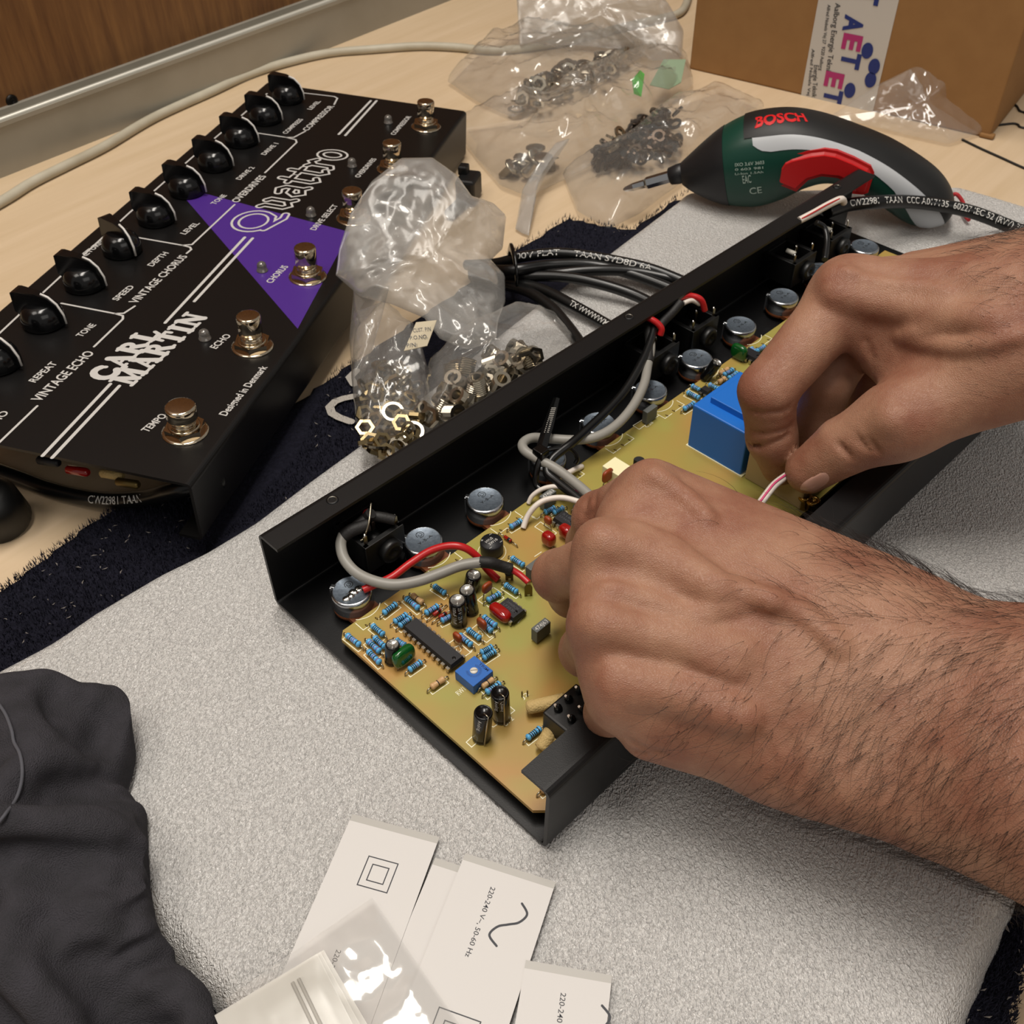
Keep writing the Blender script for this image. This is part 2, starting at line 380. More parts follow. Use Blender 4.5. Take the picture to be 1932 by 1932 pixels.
# pile tufts where the carpet shows
M_pile = mat('navy_pile', '#1b1b26', .9, spec=.1, var=('#30303c', 900, 2, .2)); M_lint = mat('grey_lint', '#6b6560', .9)
vis = [[(0, 1095), (240, 935), (380, 920), (400, 1040), (180, 1155), (0, 1270)], [(400, 1030), (560, 860), (640, 660), (700, 690), (700, 830), (560, 930)],
       [(950, 480), (1075, 400), (1290, 340), (1300, 360), (1130, 480), (1010, 480)], [(1870, 1700), (1932, 1650), (1932, 1932), (1780, 1932)], [(280, 1640), (440, 1870), (440, 1932), (380, 1932)]]
vs, fs, k = [], [], 0
vl, fl = [], []
for poly in vis:
    x0, x1 = min(p[0] for p in poly), max(p[0] for p in poly); y0, y1 = min(p[1] for p in poly), max(p[1] for p in poly)
    for i in range(int((x1-x0)*(y1-y0)/9)):
        x, y = random.uniform(x0-6, x1), random.uniform(y0-6, y1)
        if not in_poly(x, y, poly): continue
        p = P(x, y, ZC)
        if not in_poly(p.x, p.y, cpoly): continue
        a = random.uniform(0, 6.28); l = random.uniform(.0016, .0034); w = .00028
        d = Vector((math.cos(a), math.sin(a), 0)); n2 = Vector((-d.y, d.x, 0)); t = p+d*random.uniform(0, .0016)+Vector((0, 0, l-.001)); p = p-Vector((0, 0, .001))
        if random.random() < .005:
            k = len(vl); q = P(x, y, ZC+.0018); vl += [q, q+d*random.uniform(.001, .003)+n2*.0004, q+d*.001+n2*.0007]; fl.append((k, k+1, k+2))
        k = len(vs); vs += [p+n2*w, p-n2*w, t]; fs.append((k, k+1, k+2))
mb = MB(); mb.add(vs, fs, M_pile); mb.add(vl, fl, M_lint); mb.build('pile', carpet, kind='stuff')
# woven pale mark on the carpet
M_mark = mat('pale_weave', '#a8a29a', .95, spec=.1, bump=('noise', 900, .8, .001))
mb = MB()
for pts in ([(668, 748), (648, 752), (632, 758), (622, 768), (626, 780), (640, 788), (662, 796)], [(672, 700), (660, 712), (668, 725)]):
    pl = [P(x, y, ZC+.001) for x, y in pts]; v2, f2 = ribbon2d([(p.x, p.y) for p in pl], .0042); mb.add([(x, y, ZC+.0012) for x, y in v2], f2, M_mark)
mb.build('pale_mark', carpet, 'pale grey woven mark')

# ------------------------------------------------------------------ foam sheet
M_foam = mat('foam_sheet', '#cac8c5', .10, spec=.9); nt = M_foam.node_tree; b = nt.nodes['Principled BSDF']
tc = nt.nodes.new('ShaderNodeTexCoord')
mp = nt.nodes.new('ShaderNodeMapping'); mp.inputs['Scale'].default_value = (1.0, .62, 1.0); mp.inputs['Rotation'].default_value = (0, 0, math.radians(-46)); nt.links.new(tc.outputs['Object'], mp.inputs['Vector'])
n0 = nt.nodes.new('ShaderNodeTexNoise'); n0.inputs['Scale'].default_value = 600; n0.inputs['Detail'].default_value = 2
mx = nt.nodes.new('ShaderNodeMixRGB'); mx.inputs['Fac'].default_value = .003; nt.links.new(mp.outputs['Vector'], mx.inputs['Color1']); nt.links.new(n0.outputs['Color'], mx.inputs['Color2'])
nt.links.new(mp.outputs['Vector'], n0.inputs['Vector'])
vo = nt.nodes.new('ShaderNodeTexVoronoi'); vo.feature = 'SMOOTH_F1'; vo.inputs['Scale'].default_value = 1350; vo.inputs['Smoothness'].default_value = .5; nt.links.new(mx.outputs['Color'], vo.inputs['Vector'])
n1 = nt.nodes.new('ShaderNodeTexNoise'); n1.inputs['Scale'].default_value = 1300; n1.inputs['Detail'].default_value = 3; nt.links.new(mp.outputs['Vector'], n1.inputs['Vector'])
ad = nt.nodes.new('ShaderNodeMath'); ad.operation = 'ADD'; nt.links.new(vo.outputs['Distance'], ad.inputs[0]); nt.links.new(n1.outputs['Fac'], ad.inputs[1])
bp = nt.nodes.new('ShaderNodeBump'); bp.inputs['Strength'].default_value = .9; bp.inputs['Distance'].default_value = .0011
nt.links.new(ad.outputs[0], bp.inputs['Height']); nt.links.new(bp.outputs['Normal'], b.inputs['Normal'])
fpx = [(-330, 1480), (0, 1264), (100, 1210), (180, 1155), (300, 1085), (390, 1040), (480, 985), (560, 925), (690, 830), (870, 690), (1010, 575), (1150, 478), (1290, 372), (1305, 345), (1400, 335), (1800, 352), (1932, 388), (2300, 480),
       (2100, 1200), (1893, 1700), (1790, 1932), (1680, 2250), (1000, 2350), (640, 2100), (438, 1885), (288, 1712), (150, 1600), (0, 1560), (-330, 1560)]
fpoly = [tuple(P(x, y, 0)[:2]) for x, y in fpx]
FSTEP = .0025; xs = np.arange(-.30, .46, FSTEP); ys = np.arange(.02, .60, FSTEP); X, Y = np.meshgrid(xs, ys, indexing='ij')
FSD = poly_sd(X, Y, fpoly)+.0055
def vnoise(x, y, f, s=0): return mnoise.noise(Vector((x*f+s, y*f-s, s*.7)))
W = np.array([[.0016*vnoise(x, y, 9)+.0007*vnoise(x, y, 26, 3) for y in ys] for x in xs])
e = np.clip(FSD/.011, 0, 1); rim = np.sqrt(np.clip(1-(1-e)**2, 0, 1))
FZ = (ZT-.0005)+(ZF-.0012+W-ZT)*rim
# flat underneath the open chassis
CHO = P(520, 1135, .004); CHU = P(1030, 1600, .004)-CHO; CHW = CHU.length; CHU.normalize(); CHL = Vector((-CHU.y, CHU.x, 0))
def C(u, l, z): return CHO+CHU*u+CHL*l+Vector((0, 0, z-.004))
UU = (X-CHO.x)*CHU.x+(Y-CHO.y)*CHU.y; LL = (X-CHO.x)*CHL.x+(Y-CHO.y)*CHL.y
under = np.clip(np.minimum(np.minimum(UU+.004, .152-UU), np.minimum(LL+.004, .406-LL))/.01, 0, 1)
FZ = np.minimum(FZ, np.where(under > 0, FZ*(1-under)+(ZF-.0002)*under, FZ)); FZ = np.where((under > .2), np.minimum(FZ, ZF-.0001), FZ)
V, F = grid_mesh(X, Y, FZ, FSD > -.0028)
mb = MB(); mb.add(V, F, M_foam, True)
foam = mb.build('foam_sheet', None, 'white packing foam sheet lying under the open pedal chassis', 'foam')
def foam_z(x, y):
    i = min(max(int((x-xs[0])/FSTEP), 0), len(xs)-2); j = min(max(int((y-ys[0])/FSTEP), 0), len(ys)-2)
    return max(float(FZ[i:i+2, j:j+2].max()), ZT)
# second foam layer edge below
M_foam2 = M_foam
# white cable along the back of the bench
M_wcable = mat('dirty_white_cable', '#b9b2a0', .5, var=('#a39a86', 40, 3, .25))
r = .0034
def cable(name, pts, r, m, label=None, cat=None, parent=None, seg=8, n=10, group=None, flat=1.0):
    mb = MB(); mb.tube(catmull(pts, seg), r, m, n, flat=flat); return mb.build(name, parent, label, cat, group)
cable('white_cable', [P(x, y, ZT+r) for x, y in ((-160, 470), (0, 382), (60, 345), (130, 310), (200, 275), (290, 222), (400, 172), (470, 140), (540, 118), (620, 100), (700, 93), (790, 87), (860, 89), (940, 95), (1060, 80), (1180, 50), (1250, 34), (1285, 22), (1300, -10), (1310, -60))], r, M_wcable, 'dirty white cable lying along the back of the bench', 'cable')
# ------------------------------------------------------------------ open pedal chassis (upside down on the foam)
M_black = mat('black_powder_coat', '#060607', .42, spec=.45, bump=('noise', 2600, .10, .0003))
M_blackp = mat('black_plastic', '#0d0d0d', .42); M_gloss = mat('gloss_black', '#090909', .18)
M_steel = mat('zinc_steel', '#b9bcc0', .22, 1.0, bump=('noise', 260, .06, .0006)); M_steel_b = mat('blued_zinc', '#7a848f', .42, .75, var=('#68727d', 900, 2, .2), bump=('noise', 500, .12, .0006))
M_tin = mat('tinned_lead', '#a89f8c', .3, 1.0); M_brass = mat('old_solder', '#6d5c35', .4, .8); M_solder = mat('bright_solder', '#d9d6cf', .18, 1.0)
M_wafer = mat('brown_wafer', '#6a3818', .5); M_white = mat('white_silk', '#e8e4c8', .6)
M_red = mat('red_pvc', '#b01a1c', .32); M_grey = mat('grey_pvc', '#8a8780', .42); M_blk = mat('black_pvc', '#0e0e0e', .3); M_sleeve = mat('black_sleeve', '#191716', .6, bump=('noise', 900, .3, .0005))
M_wht = mat('white_pvc', '#d8cec4', .4); M_pink = mat('pink_print', '#c2456f', .45); M_ink = mat('pale_ink', '#c4c2bd', .5)
def rounded(poly, r, n=5):
    out = [Vector(poly[0])]
    for i in range(1, len(poly)-1):
        p = Vector(poly[i]); a = (Vector(poly[i-1])-p).normalized(); b = (Vector(poly[i+1])-p).normalized()
        ang = a.angle(b); d = r/math.tan(ang/2); q0, q1 = p+a*d, p+b*d
        for k in range(n+1):
            t = k/n; out.append(q0*(1-t)**2+p*2*t*(1-t)+q1*t*t)
    out.append(Vector(poly[-1])); return out
def sheet(poly, t, r):
    c = rounded([Vector((x, y)) for x, y in poly], r); L, R_ = [], []
    for i, p in enumerate(c):
        d = (c[min(i+1, len(c)-1)]-c[max(i-1, 0)]).normalized(); n = Vector((-d.y, d.x))*(t/2); L.append(p+n); R_.append(p-n)
    return L, R_
def extrude_sheet(mb, poly, t, r, z0, z1, m, F):
    """bent sheet: poly = centre line in (x,y), extruded z0..z1, F maps (x,y,z) -> point"""
    L, R_ = sheet(poly, t, r); n = len(L); vs, fs = [], []
    for z in (z0, z1):
        vs += [F(p.x, p.y, z) for p in L]+[F(p.x, p.y, z) for p in R_]
    N = 2*n
    for i in range(n-1):
        fs += [(i, i+1, N+i+1, N+i), (n+i+1, n+i, N+n+i, N+n+i+1), (i, n+i, n+i+1, i+1), (N+i, N+i+1, N+n+i+1, N+n+i)]
    fs += [(0, N, N+n, n), (n-1, 2*n-1, N+2*n-1, N+n-1)]
    mb.add(vs, fs, m, False)
chassis = thing('pedal_chassis', 'open black pedal chassis lying upside down, its circuit board being wired', 'pedal')
mb = MB(); CF = lambda x, y, z: C(x, z, y)
extrude_sheet(mb, [(.012, .0414), (.0006, .0414), (.0006, .0042), (CHW-.0006, .0042), (CHW+.0004, .0367), (CHW-.0108, .0367)], .0014, .0022, 0, .401, M_black, CF)
shell = mb.build('enclosure', chassis)
for u_, l_, z_ in ((.0055, .030, .0421), (.0055, .201, .0421), (.0045, .375, .0421), (CHW-.006, .30, .0374)):
    mb = MB(); mb.lathe([(.0024, -.0006), (.0024, .0002), (.0017, .0004), (.0014, .0002), (.0012, -.001), (0, -.001)], [M_black, M_black, mat('worn_thread', '#6e6a62', .35, .9), M_black, M_black], Matrix.Translation(C(u_, l_, z_)), 20); mb.build('screw_hole', shell)
# circuit board
M_pcb = mat('fr4_board', '#a3883f', .38, spec=.4); nt = M_pcb.node_tree; b = nt.nodes['Principled BSDF']
tc = nt.nodes.new('ShaderNodeTexCoord')
n1 = nt.nodes.new('ShaderNodeTexNoise'); n1.inputs['Scale'].default_value = 28; n1.inputs['Detail'].default_value = 1.5
n2 = nt.nodes.new('ShaderNodeTexNoise'); n2.inputs['Scale'].default_value = 46; n2.inputs['Detail'].default_value = 1
nt.links.new(tc.outputs['Object'], n1.inputs['Vector']); nt.links.new(tc.outputs['Object'], n2.inputs['Vector'])
r1 = nt.nodes.new('ShaderNodeValToRGB'); r1.color_ramp.elements[0].position = .38; r1.color_ramp.elements[1].position = .62
r1.color_ramp.elements[0].color = srgb('#9a8a45'); r1.color_ramp.elements[1].color = srgb('#a98246'); nt.links.new(n1.outputs['Fac'], r1.inputs['Fac'])
r2 = nt.nodes.new('ShaderNodeValToRGB'); r2.color_ramp.elements[0].position = .45; r2.color_ramp.elements[1].position = .70
r2.color_ramp.elements[0].color = (0, 0, 0, 1); r2.color_ramp.elements[1].color = (.55, .55, .55, 1); nt.links.new(n2.outputs['Fac'], r2.inputs['Fac'])
mx = nt.nodes.new('ShaderNodeMixRGB'); mx.inputs['Color2'].default_value = srgb('#8f9a4c'); nt.links.new(r2.outputs['Color'], mx.inputs['Fac']); nt.links.new(r1.outputs['Color'], mx.inputs['Color1'])
nt.links.new(mx.outputs['Color'], b.inputs['Base Color']); b.inputs['Coat Weight'].default_value = .3; b.inputs['Coat Roughness'].default_value = .3
ZP = .0112
mb = MB(); BU0, BU1, BL0, BL1 = .0355, .1402, .0036, .386
bev = .003; poly = [(BU0+bev, BL0), (BU1-bev, BL0), (BU1, BL0+bev), (BU1, .158), (.1215, .162), (.1215, BL1), (BU0, BL1), (BU0, BL0+bev)]
FM = Matrix((CHU, CHL, (0, 0, 1))).transposed().to_4x4(); FM.translation = CHO-Vector((0, 0, .004))
mb.prism(poly, ZP-.0016, ZP, M_pcb, FM)
pcb = mb.build('circuit_board', chassis, 'yellow green glass fibre circuit board')
pcb_silk = MB()
def silk(pts, w=.00032, closed=False):
    """white silk-screen line through board points given as pixels"""
    q = [P(x, y, ZP) for x, y in pts]; v, f = ribbon2d([(p.x, p.y) for p in q], w, closed); pcb_silk.add([(x, y, ZP+.00006) for x, y in v], f, M_white)
def silkw(pts, w=.00032):
    v, f = ribbon2d([(p.x, p.y) for p in pts], w); pcb_silk.add([(x, y, ZP+.00006) for x, y in v], f, M_white)
def silk_text(t, a, b, h, flip=1):
    A, B = P(*a, ZP), P(*b, ZP); d = (B-A).normalized(); return lettering(t, M_white, A, B, Vector((-d.y, d.x, 0))*flip, h, pcb, 'silk_lettering', .0)
ZA, ZB, ZCc, ZD, ZE = ZM(600, 1080, S3), ZM(780, 1040, S3), ZM(830, 1260, S3), ZM(880, 880, S3), ZM(1140, 540, S3)
# ---- resistors (one mesh each, colour bands modelled as rings)
M_rb = mat('blue_resistor', '#559fce', .3); M_rt = mat('tan_resistor', '#c09a6c', .4); M_bandk = mat('band_black', '#101318', .35); M_bandv = mat('band_violet', '#6d5a8c', .35); M_bandg = mat('band_green', '#5f9a8a', .35); M_bandr = mat('band_brown', '#7a3b2a', .35)
def resistor(a, b, tan=False, seed=0, zoff=.0018):
    A, B = P(*a, ZP+zoff), P(*b, ZP+zoff); d = (B-A); L = d.length; d.normalize()
    mb = MB(); r = .00118; mr = M_rt if tan else M_rb; rnd = random.Random(seed*7+3)
    up = Vector((0, 0, 1)); M = frame(A, up.cross(d), d.cross(up.cross(d)), d)
    prof = [(.0005, 0), (r*.92, .0003), (r*1.08, L*.10), (r*1.05, L*.17)]; ms = [mr, mr, mr]
    bands = [.24, .36, .48, .60, .80] if not tan else [.5]
    z = .17
    for bn in bands:
        prof += [(r*.86, L*(bn-.035)), (r*.88, L*(bn-.03)), (r*.88, L*(bn+.03)), (r*.86, L*(bn+.035))]
        ms += [mr, M_bandk if tan else rnd.choice([M_bandk, M_bandk, M_bandk, M_bandv, M_bandg]), M_bandk if tan else rnd.choice([M_bandk, M_bandk, M_bandv]), mr]
    prof += [(r*1.05, L*.86), (r*1.08, L*.92), (r*.92, L-.0003), (.0005, L)]; ms += [mr]*4
    mb.lathe(prof, ms[:len(prof)-1], M, 10)
    for s, p in ((-1, A), (1, B)):
        q = p+d*s*.0012; mb.tube([p, q-Vector((0, 0, .0001)), q+d*s*.0004-Vector((0, 0, .0007)), q+d*s*.0006-Vector((0, 0, zoff+.0003))], .0003, M_tin, 6)
    o = mb.build('resistor', pcb)
    n = d.cross(up); off = n*(.0016 if (n.y < 0) else -.0016)
    ga, gb = A-Vector((0, 0, zoff)), B-Vector((0, 0, zoff))
    silkw([ga+off*.2-d*.0006, ga+off-d*.0006, gb+off+d*.0006, gb+off*.2+d*.0006]); return o
RES = [(ZA, 345, 755, 510, 885), (ZA, 655, 640, 800, 760), (ZA, 680, 785, 820, 910), (ZA, 600, 825, 755, 965), (ZA, 605, 950, 755, 1100), (ZA, 945, 815, 1060, 890), (ZA, 790, 500, 955, 375), (ZA, 920, 605, 1085, 505), (ZA, 985, 655, 1130, 545),
       (ZA, 1065, 305, 1225, 440), (ZA, 1405, 160, 1550, 255), (ZA, 1300, 500, 1465, 400), (ZA, 1495, 590, 1640, 520), (ZA, 1100, 1190, 1260, 1080),
       (ZB, 655, 945, 815, 1065), (ZB, 550, 1010, 710, 1145), (ZB, 845, 790, 1010, 910), (ZB, 850, 870, 955, 975), (ZB, 895, 600, 1055, 510), (ZB, 1110, 400, 1265, 500), (ZB, 1190, 75, 1345, 175), (ZB, 815, 1235, 965, 1155), (ZB, 845, 1305, 1000, 1205), (ZB, 880, 1720, 1060, 1600),
       (ZCc, 1055, 860, 1225, 730), (ZD, 530, 740, 670, 655), (ZD, 945, 560, 1080, 500), (ZD, 1055, 565, 1185, 500), (ZD, 1310, 510, 1440, 430),
       (ZE, 1060, 1205, 1190, 1275), (ZE, 1005, 1285, 1160, 1360), (ZE, 965, 1495, 1100, 1415), (ZE, 1270, 1190, 1390, 1250), (ZE, 1450, 1080, 1570, 1010), (ZE, 1510, 1120, 1620, 1050), (ZE, 1780, 750, 1860, 810), (ZE, 1850, 790, 1950, 730)]
for i, (f, x0, y0, x1, y1) in enumerate(RES): resistor(f(x0, y0), f(x1, y1), False, i)
for i, (f, x0, y0, x1, y1) in enumerate([(ZA, 1140, 270, 1275, 370), (ZA, 1370, 1400, 1535, 1285), (ZB, 830, 1650, 975, 1550), (ZCc, 1225, 1500, 1340, 1410), (ZE, 1400, 1065, 1510, 1000), (ZE, 1390, 1165, 1470, 1115)]): resistor(f(x0, y0), f(x1, y1), True, 100+i)
# small glass diodes
M_dglass = mat('red_glass', '#8c1f14', .12); 
for f, x0, y0, x1, y1 in ((ZD, 460, 850, 545, 910), (ZA, 1400, 520, 1490, 450), (ZA, 1470, 550, 1560, 490)):
    A, B = P(*f(x0, y0), ZP+.0012), P(*f(x1, y1), ZP+.0012); d = (B-A); L = d.length; d.normalize(); mb = MB(); up = Vector((0, 0, 1))
    M = frame(A, up.cross(d), d.cross(up.cross(d)), d); r = .0008
    mb.lathe([(.0003, 0), (r, .0002), (r, L*.55), (r*1.02, L*.56), (r*1.02, L*.85), (r, L*.86), (r, L-.0002), (.0003, L)], [M_dglass, M_dglass, M_dglass, M_bandk, M_dglass, M_dglass, M_dglass], M, 10)
    for s, p in ((-1, A), (1, B)): mb.tube([p, p+d*s*.003, p+d*s*.0036-Vector((0, 0, .0012))], .00026, M_tin, 6)
    mb.build('diode', pcb)
# ---- electrolytic capacitors: base pixel on the board, top pixel, length, radius
M_cap = mat('capacitor_sleeve', '#0c0c0d', .2); M_captop = mat('capacitor_top', '#b9b7b2', .3, .9)
def lean(base, top, L, z=ZP):
    A = P(*base, z); best = None
    for i in range(160):
        zz = z+L*i/159; B = P(*top, zz); e = abs((B-A).length-L)
        if best is None or e < best[0]: best = (e, B)
    return A, A+(best[1]-A).normalized()*L
def elcap(base, top, L, r, txt=None, name='electrolytic_capacitor', darktop=False, z=ZP):
    A = P(*base, z); rd = ray(*top).normalized(); w0 = A-CAM; zz = Vector((0, 0, 1)); bq = rd.dot(zz); B = CAM+rd*((w0.dot(rd)-bq*w0.dot(zz))/(1-bq*bq)); L = min((B-A).length, L*1.25); d = (B-A).normalized(); x = Vector((0, -1, 0)); x = (x-d*x.dot(d)).normalized(); M = frame(A, x, d.cross(x), d)
    mb = MB(); tm = M_cap if darktop else M_captop
    mb.lathe([(r*.85, 0), (r, .0006), (r, .0012), (r*.94, .0016), (r, .0022), (r, L-.0008), (r*.93, L-.0001), (r*.80, L), (r*.78, L-.0003), (0, L-.0003)], [M_cap]*7+[tm]*2, M, 24)
    o = mb.build(name, pcb)
    if darktop:
        mt = MB(); mt.tube([M @ Vector((r*.2, 0, L+.0002)), M @ Vector((r*.7, r*.5, L+.0004)), M @ Vector((r*1.05, r*.4, L*.8)), M @ Vector((r*1.08, r*.3, .001))], .0003, M_tin, 6); mt.build('lead', o)
    else:
        mt = MB()
        for k in range(3):
            a = 2.1*k; mt.tube([M @ Vector((0, 0, L-.0002)), M @ Vector((r*.7*math.cos(a), r*.7*math.sin(a), L-.0002))], .00012, mat('score', '#e6e4de', .3, .9), 5)
        mt.build('vent_score', o)
    if txt:
        for k, t in enumerate(txt):
            vs, fs = glyphs(t, .005); w = max(v[0] for v in vs); s = min(L*.88/w, .0020); out = []
            for gx, gy in vs:
                a = -.55+k*.62+gy*s/r*.9; zz = L*.94-gx*s; out.append(M @ Vector((r*1.012*math.cos(-a), r*1.012*math.sin(a), zz)) if False else M @ Vector((r*1.04*math.cos(a), r*1.04*math.sin(a), zz)))
            t_ = MB(); t_.add(out, fs, M_ink); t_.build('lettering', o)
    return o
elcap(ZB(552, 875), ZB(535, 590), .0112, .0032, ['100uF 10uF', '25 V  25 V'])
elcap(ZB(700, 735), ZB(650, 465), .0112, .0030, ['Junxin ELC'])
elcap(ZB(690, 470), ZB(735, 280), .0108, .0030, ['25 V CO'])
elcap(ZA(893, 1085), ZA(905, 870), .0085, .0026, None)
elcap(ZCc(505, 850), ZCc(530, 515), .0120, .0032, ['Analog'], darktop=True)
elcap(ZCc(750, 610), ZCc(725, 275), .0120, .0032, ['Analog', 'Quality'], darktop=True)
elcap(ZE(1215, 1130), ZE(1375, 920), .0115, .0026, None)
# ---- integrated circuits
M_ic = mat('ic_epoxy', '#16161a', .5, bump=('noise', 3000, .1, .0002)); M_pin = mat('ic_pin', '#b8b2a4', .25, 1.0)
def ic(c, direction, L, W, n, txt=None, z=ZP, dot=True):
    """dual in-line package; c = pixel of the top centre, direction = long axis"""
    h = .0042; ctr = P(*c, z+h); d = Vector(direction).normalized(); s = Vector((-d.y, d.x, 0)); M = frame((ctr.x, ctr.y, z), d, s, (0, 0, 1))
    mb = MB(); b2 = .0004
    prof = [(-L/2, -W/2), (L/2, -W/2), (L/2, W/2), (-L/2, W/2)]
    vs = []; zs = ((.0009, .0005), (.0025, 0), (h, .0005))
    for zz, ins in zs: vs += [M @ Vector((math.copysign(abs(x)-ins, x), math.copysign(abs(y)-ins, y), zz)) for x, y in prof]
    fs = [(3, 2, 1, 0), (8, 9, 10, 11)]+[(4*k+i, 4*k+(i+1) % 4, 4*k+4+(i+1) % 4, 4*k+4+i) for k in range(2) for i in range(4)]
    mb.add(vs, fs, M_ic); o = mb.build('integrated_circuit', pcb)
    for k in range(n):
        x = -L/2+L*(k+.5)/n
        for sg in (-1, 1):
            p = MB(); p.box((x, sg*(W/2+.0004), .0024), (.0015, .0009, .0004), M_pin, M); p.box((x, sg*(W/2+.0008), .0016), (.0014, .0003, .0018), M_pin, M); p.box((x, sg*(W/2+.0008), .0003), (.0006, .0003, .0012), M_pin, M); p.build('pin', o)
    if dot:
        mk = MB(); mk.lathe([(.0007, 0), (.0007, .00005), (.0004, .00006), (0, .00002)], M_gloss, M @ Matrix.Translation((L/2-.002, 0, h)), 16); mk.build('pin_mark', o)
    if txt:
        for k, t in enumerate(txt):
            a = M @ Vector((-L*.32, .0008-k*.0018, h)); lettering(t, mat('laser_mark', '#4b4b50', .6), a, a+d*L*.6, s, .0011, o, bold=0)
    return o
ic(ZA(1400, 830), CHU, .0262, .0066, 10)
ic(ZB(1180, 685), CHU, .0096, .0066, 4, ['2446BCM', 'LF353P'])
ic(ZD(1215, 640), CHU, .0096, .0066, 4, ['S188', 'LF347N'])
ic(ZE(1810, 815), CHU, .0096, .0062, 4)
ic(ZE(1240, 1245), CHU, .005, .004, 2, dot=False)
# ---- blue trimmer
M_blue = mat('blue_trimmer', '#1f5fae', .45); M_cream = mat('cream_rotor', '#cfc9bc', .45)
ctr = P(*ZB(735, 1455), ZP+.0048); M = frame((ctr.x, ctr.y, ZP), CHU, CHL, (0, 0, 1))
mb = MB(); mb.box((0, 0, .0025), (.0096, .0096, .0048), M_blue, M, .0002); trim = mb.build('trimmer', pcb)
mb = MB(); mb.lathe([(.0014, .0048), (.0014, .0051), (.0012, .0053), (0, .0053)], M_cream, M, 20); ro = mb.build('rotor', trim)
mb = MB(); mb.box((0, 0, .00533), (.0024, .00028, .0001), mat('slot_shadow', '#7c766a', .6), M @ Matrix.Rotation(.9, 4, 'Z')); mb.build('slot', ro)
mb = MB(); mi_ = mat('dark_blue_print', '#123a78', .5)
for k in range(22):
    a = math.radians(-130+k*12); v, f = ribbon2d([(.002*math.cos(a), .002*math.sin(a)), (.0028*math.cos(a), .0028*math.sin(a))], .00016); mb.add([M @ Vector((x, y, .00495)) for x, y in v], f, mi_)
mb.build('scale_print', trim); lettering('TRIM', mi_, M @ Vector((-.001, .0031, .00495)), M @ Vector((.0036, .0031, .00495)), CHL, .0011, trim)
# ---- grey film capacitors with print
M_film = mat('grey_film_capacitor', '#5a5d5b', .5)
def boxcap(c, h, L, W, direction, txt=None):
    ctr = P(*c, ZP+h); d = Vector(direction).normalized(); s = Vector((-d.y, d.x, 0)); M = frame((ctr.x, ctr.y, ZP), d, s, (0, 0, 1))
    mb = MB(); mb.box((0, 0, h/2+.0004), (L, W, h-.0008), M_film, M, .0002); o = mb.build('film_capacitor', pcb)
    for sg in (-1, 1):
        p = MB(); p.tube([M @ Vector((sg*L*.35, 0, .0006)), M @ Vector((sg*L*.35, 0, -.0004))], .0003, M_tin, 6); p.build('lead', o)
    if txt: lettering(txt, M_ink, M @ Vector((-L*.42, -W*.3, h)), M @ Vector((L*.42, -W*.3, h)), s, W*.55, o, bold=.005)
boxcap(ZB(1550, 895), .0072, .0072, .0030, CHL, '474J63')
boxcap(ZD(990, 330), .0072, .0072, .0030, CHL, '474J63')
boxcap(ZD(830, 1180), .0072, .0072, .0030, CHL)
boxcap(ZE(560, 1480), .0075, .0072, .0028, CHL)
# ---- coloured drop capacitors
M_green = mat('green_dip', '#0c4d1c', .12, coat=.5); M_rdip = mat('red_dip', '#8f130f', .1, coat=.5); M_brn = mat('brown_disc', '#8a3a17', .4)
def blob(c, zc, rx, ry, rz, direction, m, name, lead=True, tilt=0.):
    ctr = P(*c, ZP+zc); d = Vector(direction).normalized(); s = Vector((-d.y, d.x, 0)); M = frame(ctr, d, s, (0, 0, 1)) @ Matrix.Rotation(tilt, 4, 'X')
    bm = bmesh.new(); bmesh.ops.create_uvsphere(bm, u_segments=20, v_segments=12, radius=1); vs = []
    for v in bm.verts:
        q = [math.copysign(abs(t)**.62, t) for t in v.co]; nn = max(1e-6, 1); vs.append(M @ Vector((q[0]*rx*.92, q[1]*ry, q[2]*rz*.92)))
    mb = MB(); bm.verts.index_update(); mb.add(vs, [[v.index for v in f.verts] for f in bm.faces], m, True); bm.free(); o = mb.build(name, pcb)
    if lead:
        for sg in (-1, 1):
            p = MB(); q = M @ Vector((sg*rx*.5, 0, -rz*.8)); p.tube([q, q+d*sg*.0006-Vector((0, 0, .0006)), Vector((q.x, q.y, ZP-.0002))+d*sg*.0012], .00027, M_tin, 6); p.build('lead', o)
    return o
gc = blob(ZA(1040, 1015), .0046, .0052, .0018, .0040, CHL, M_green, 'green_film_capacitor', tilt=-.15)
blob(ZE(1640, 800), .0046, .0048, .0018, .0044, CHU, M_green, 'green_film_capacitor')
blob(ZB(1055, 745), .0030, .0054, .0024, .0026, CHU, M_rdip, 'red_film_capacitor')
blob(ZD(1000, 880), .0042, .0032, .0022, .0034, CHU, M_rdip, 'red_film_capacitor'); blob(ZD(1210, 790), .0042, .0034, .0022, .0032, CHU, M_rdip, 'red_film_capacitor')
for f, x, y, zc, r in ((ZB, 535, 1045, .0042, .0022), (ZB, 832, 880, .0038, .0026), (ZB, 895, 440, .0056, .0026), (ZD, 990, 655, .0044, .0020), (ZD, 1715, 110, .0060, .0034)):
    blob(f(x, y), zc, r, .0010, r*1.0, (CHU if zc < .005 else CHL), M_brn, 'ceramic_capacitor')
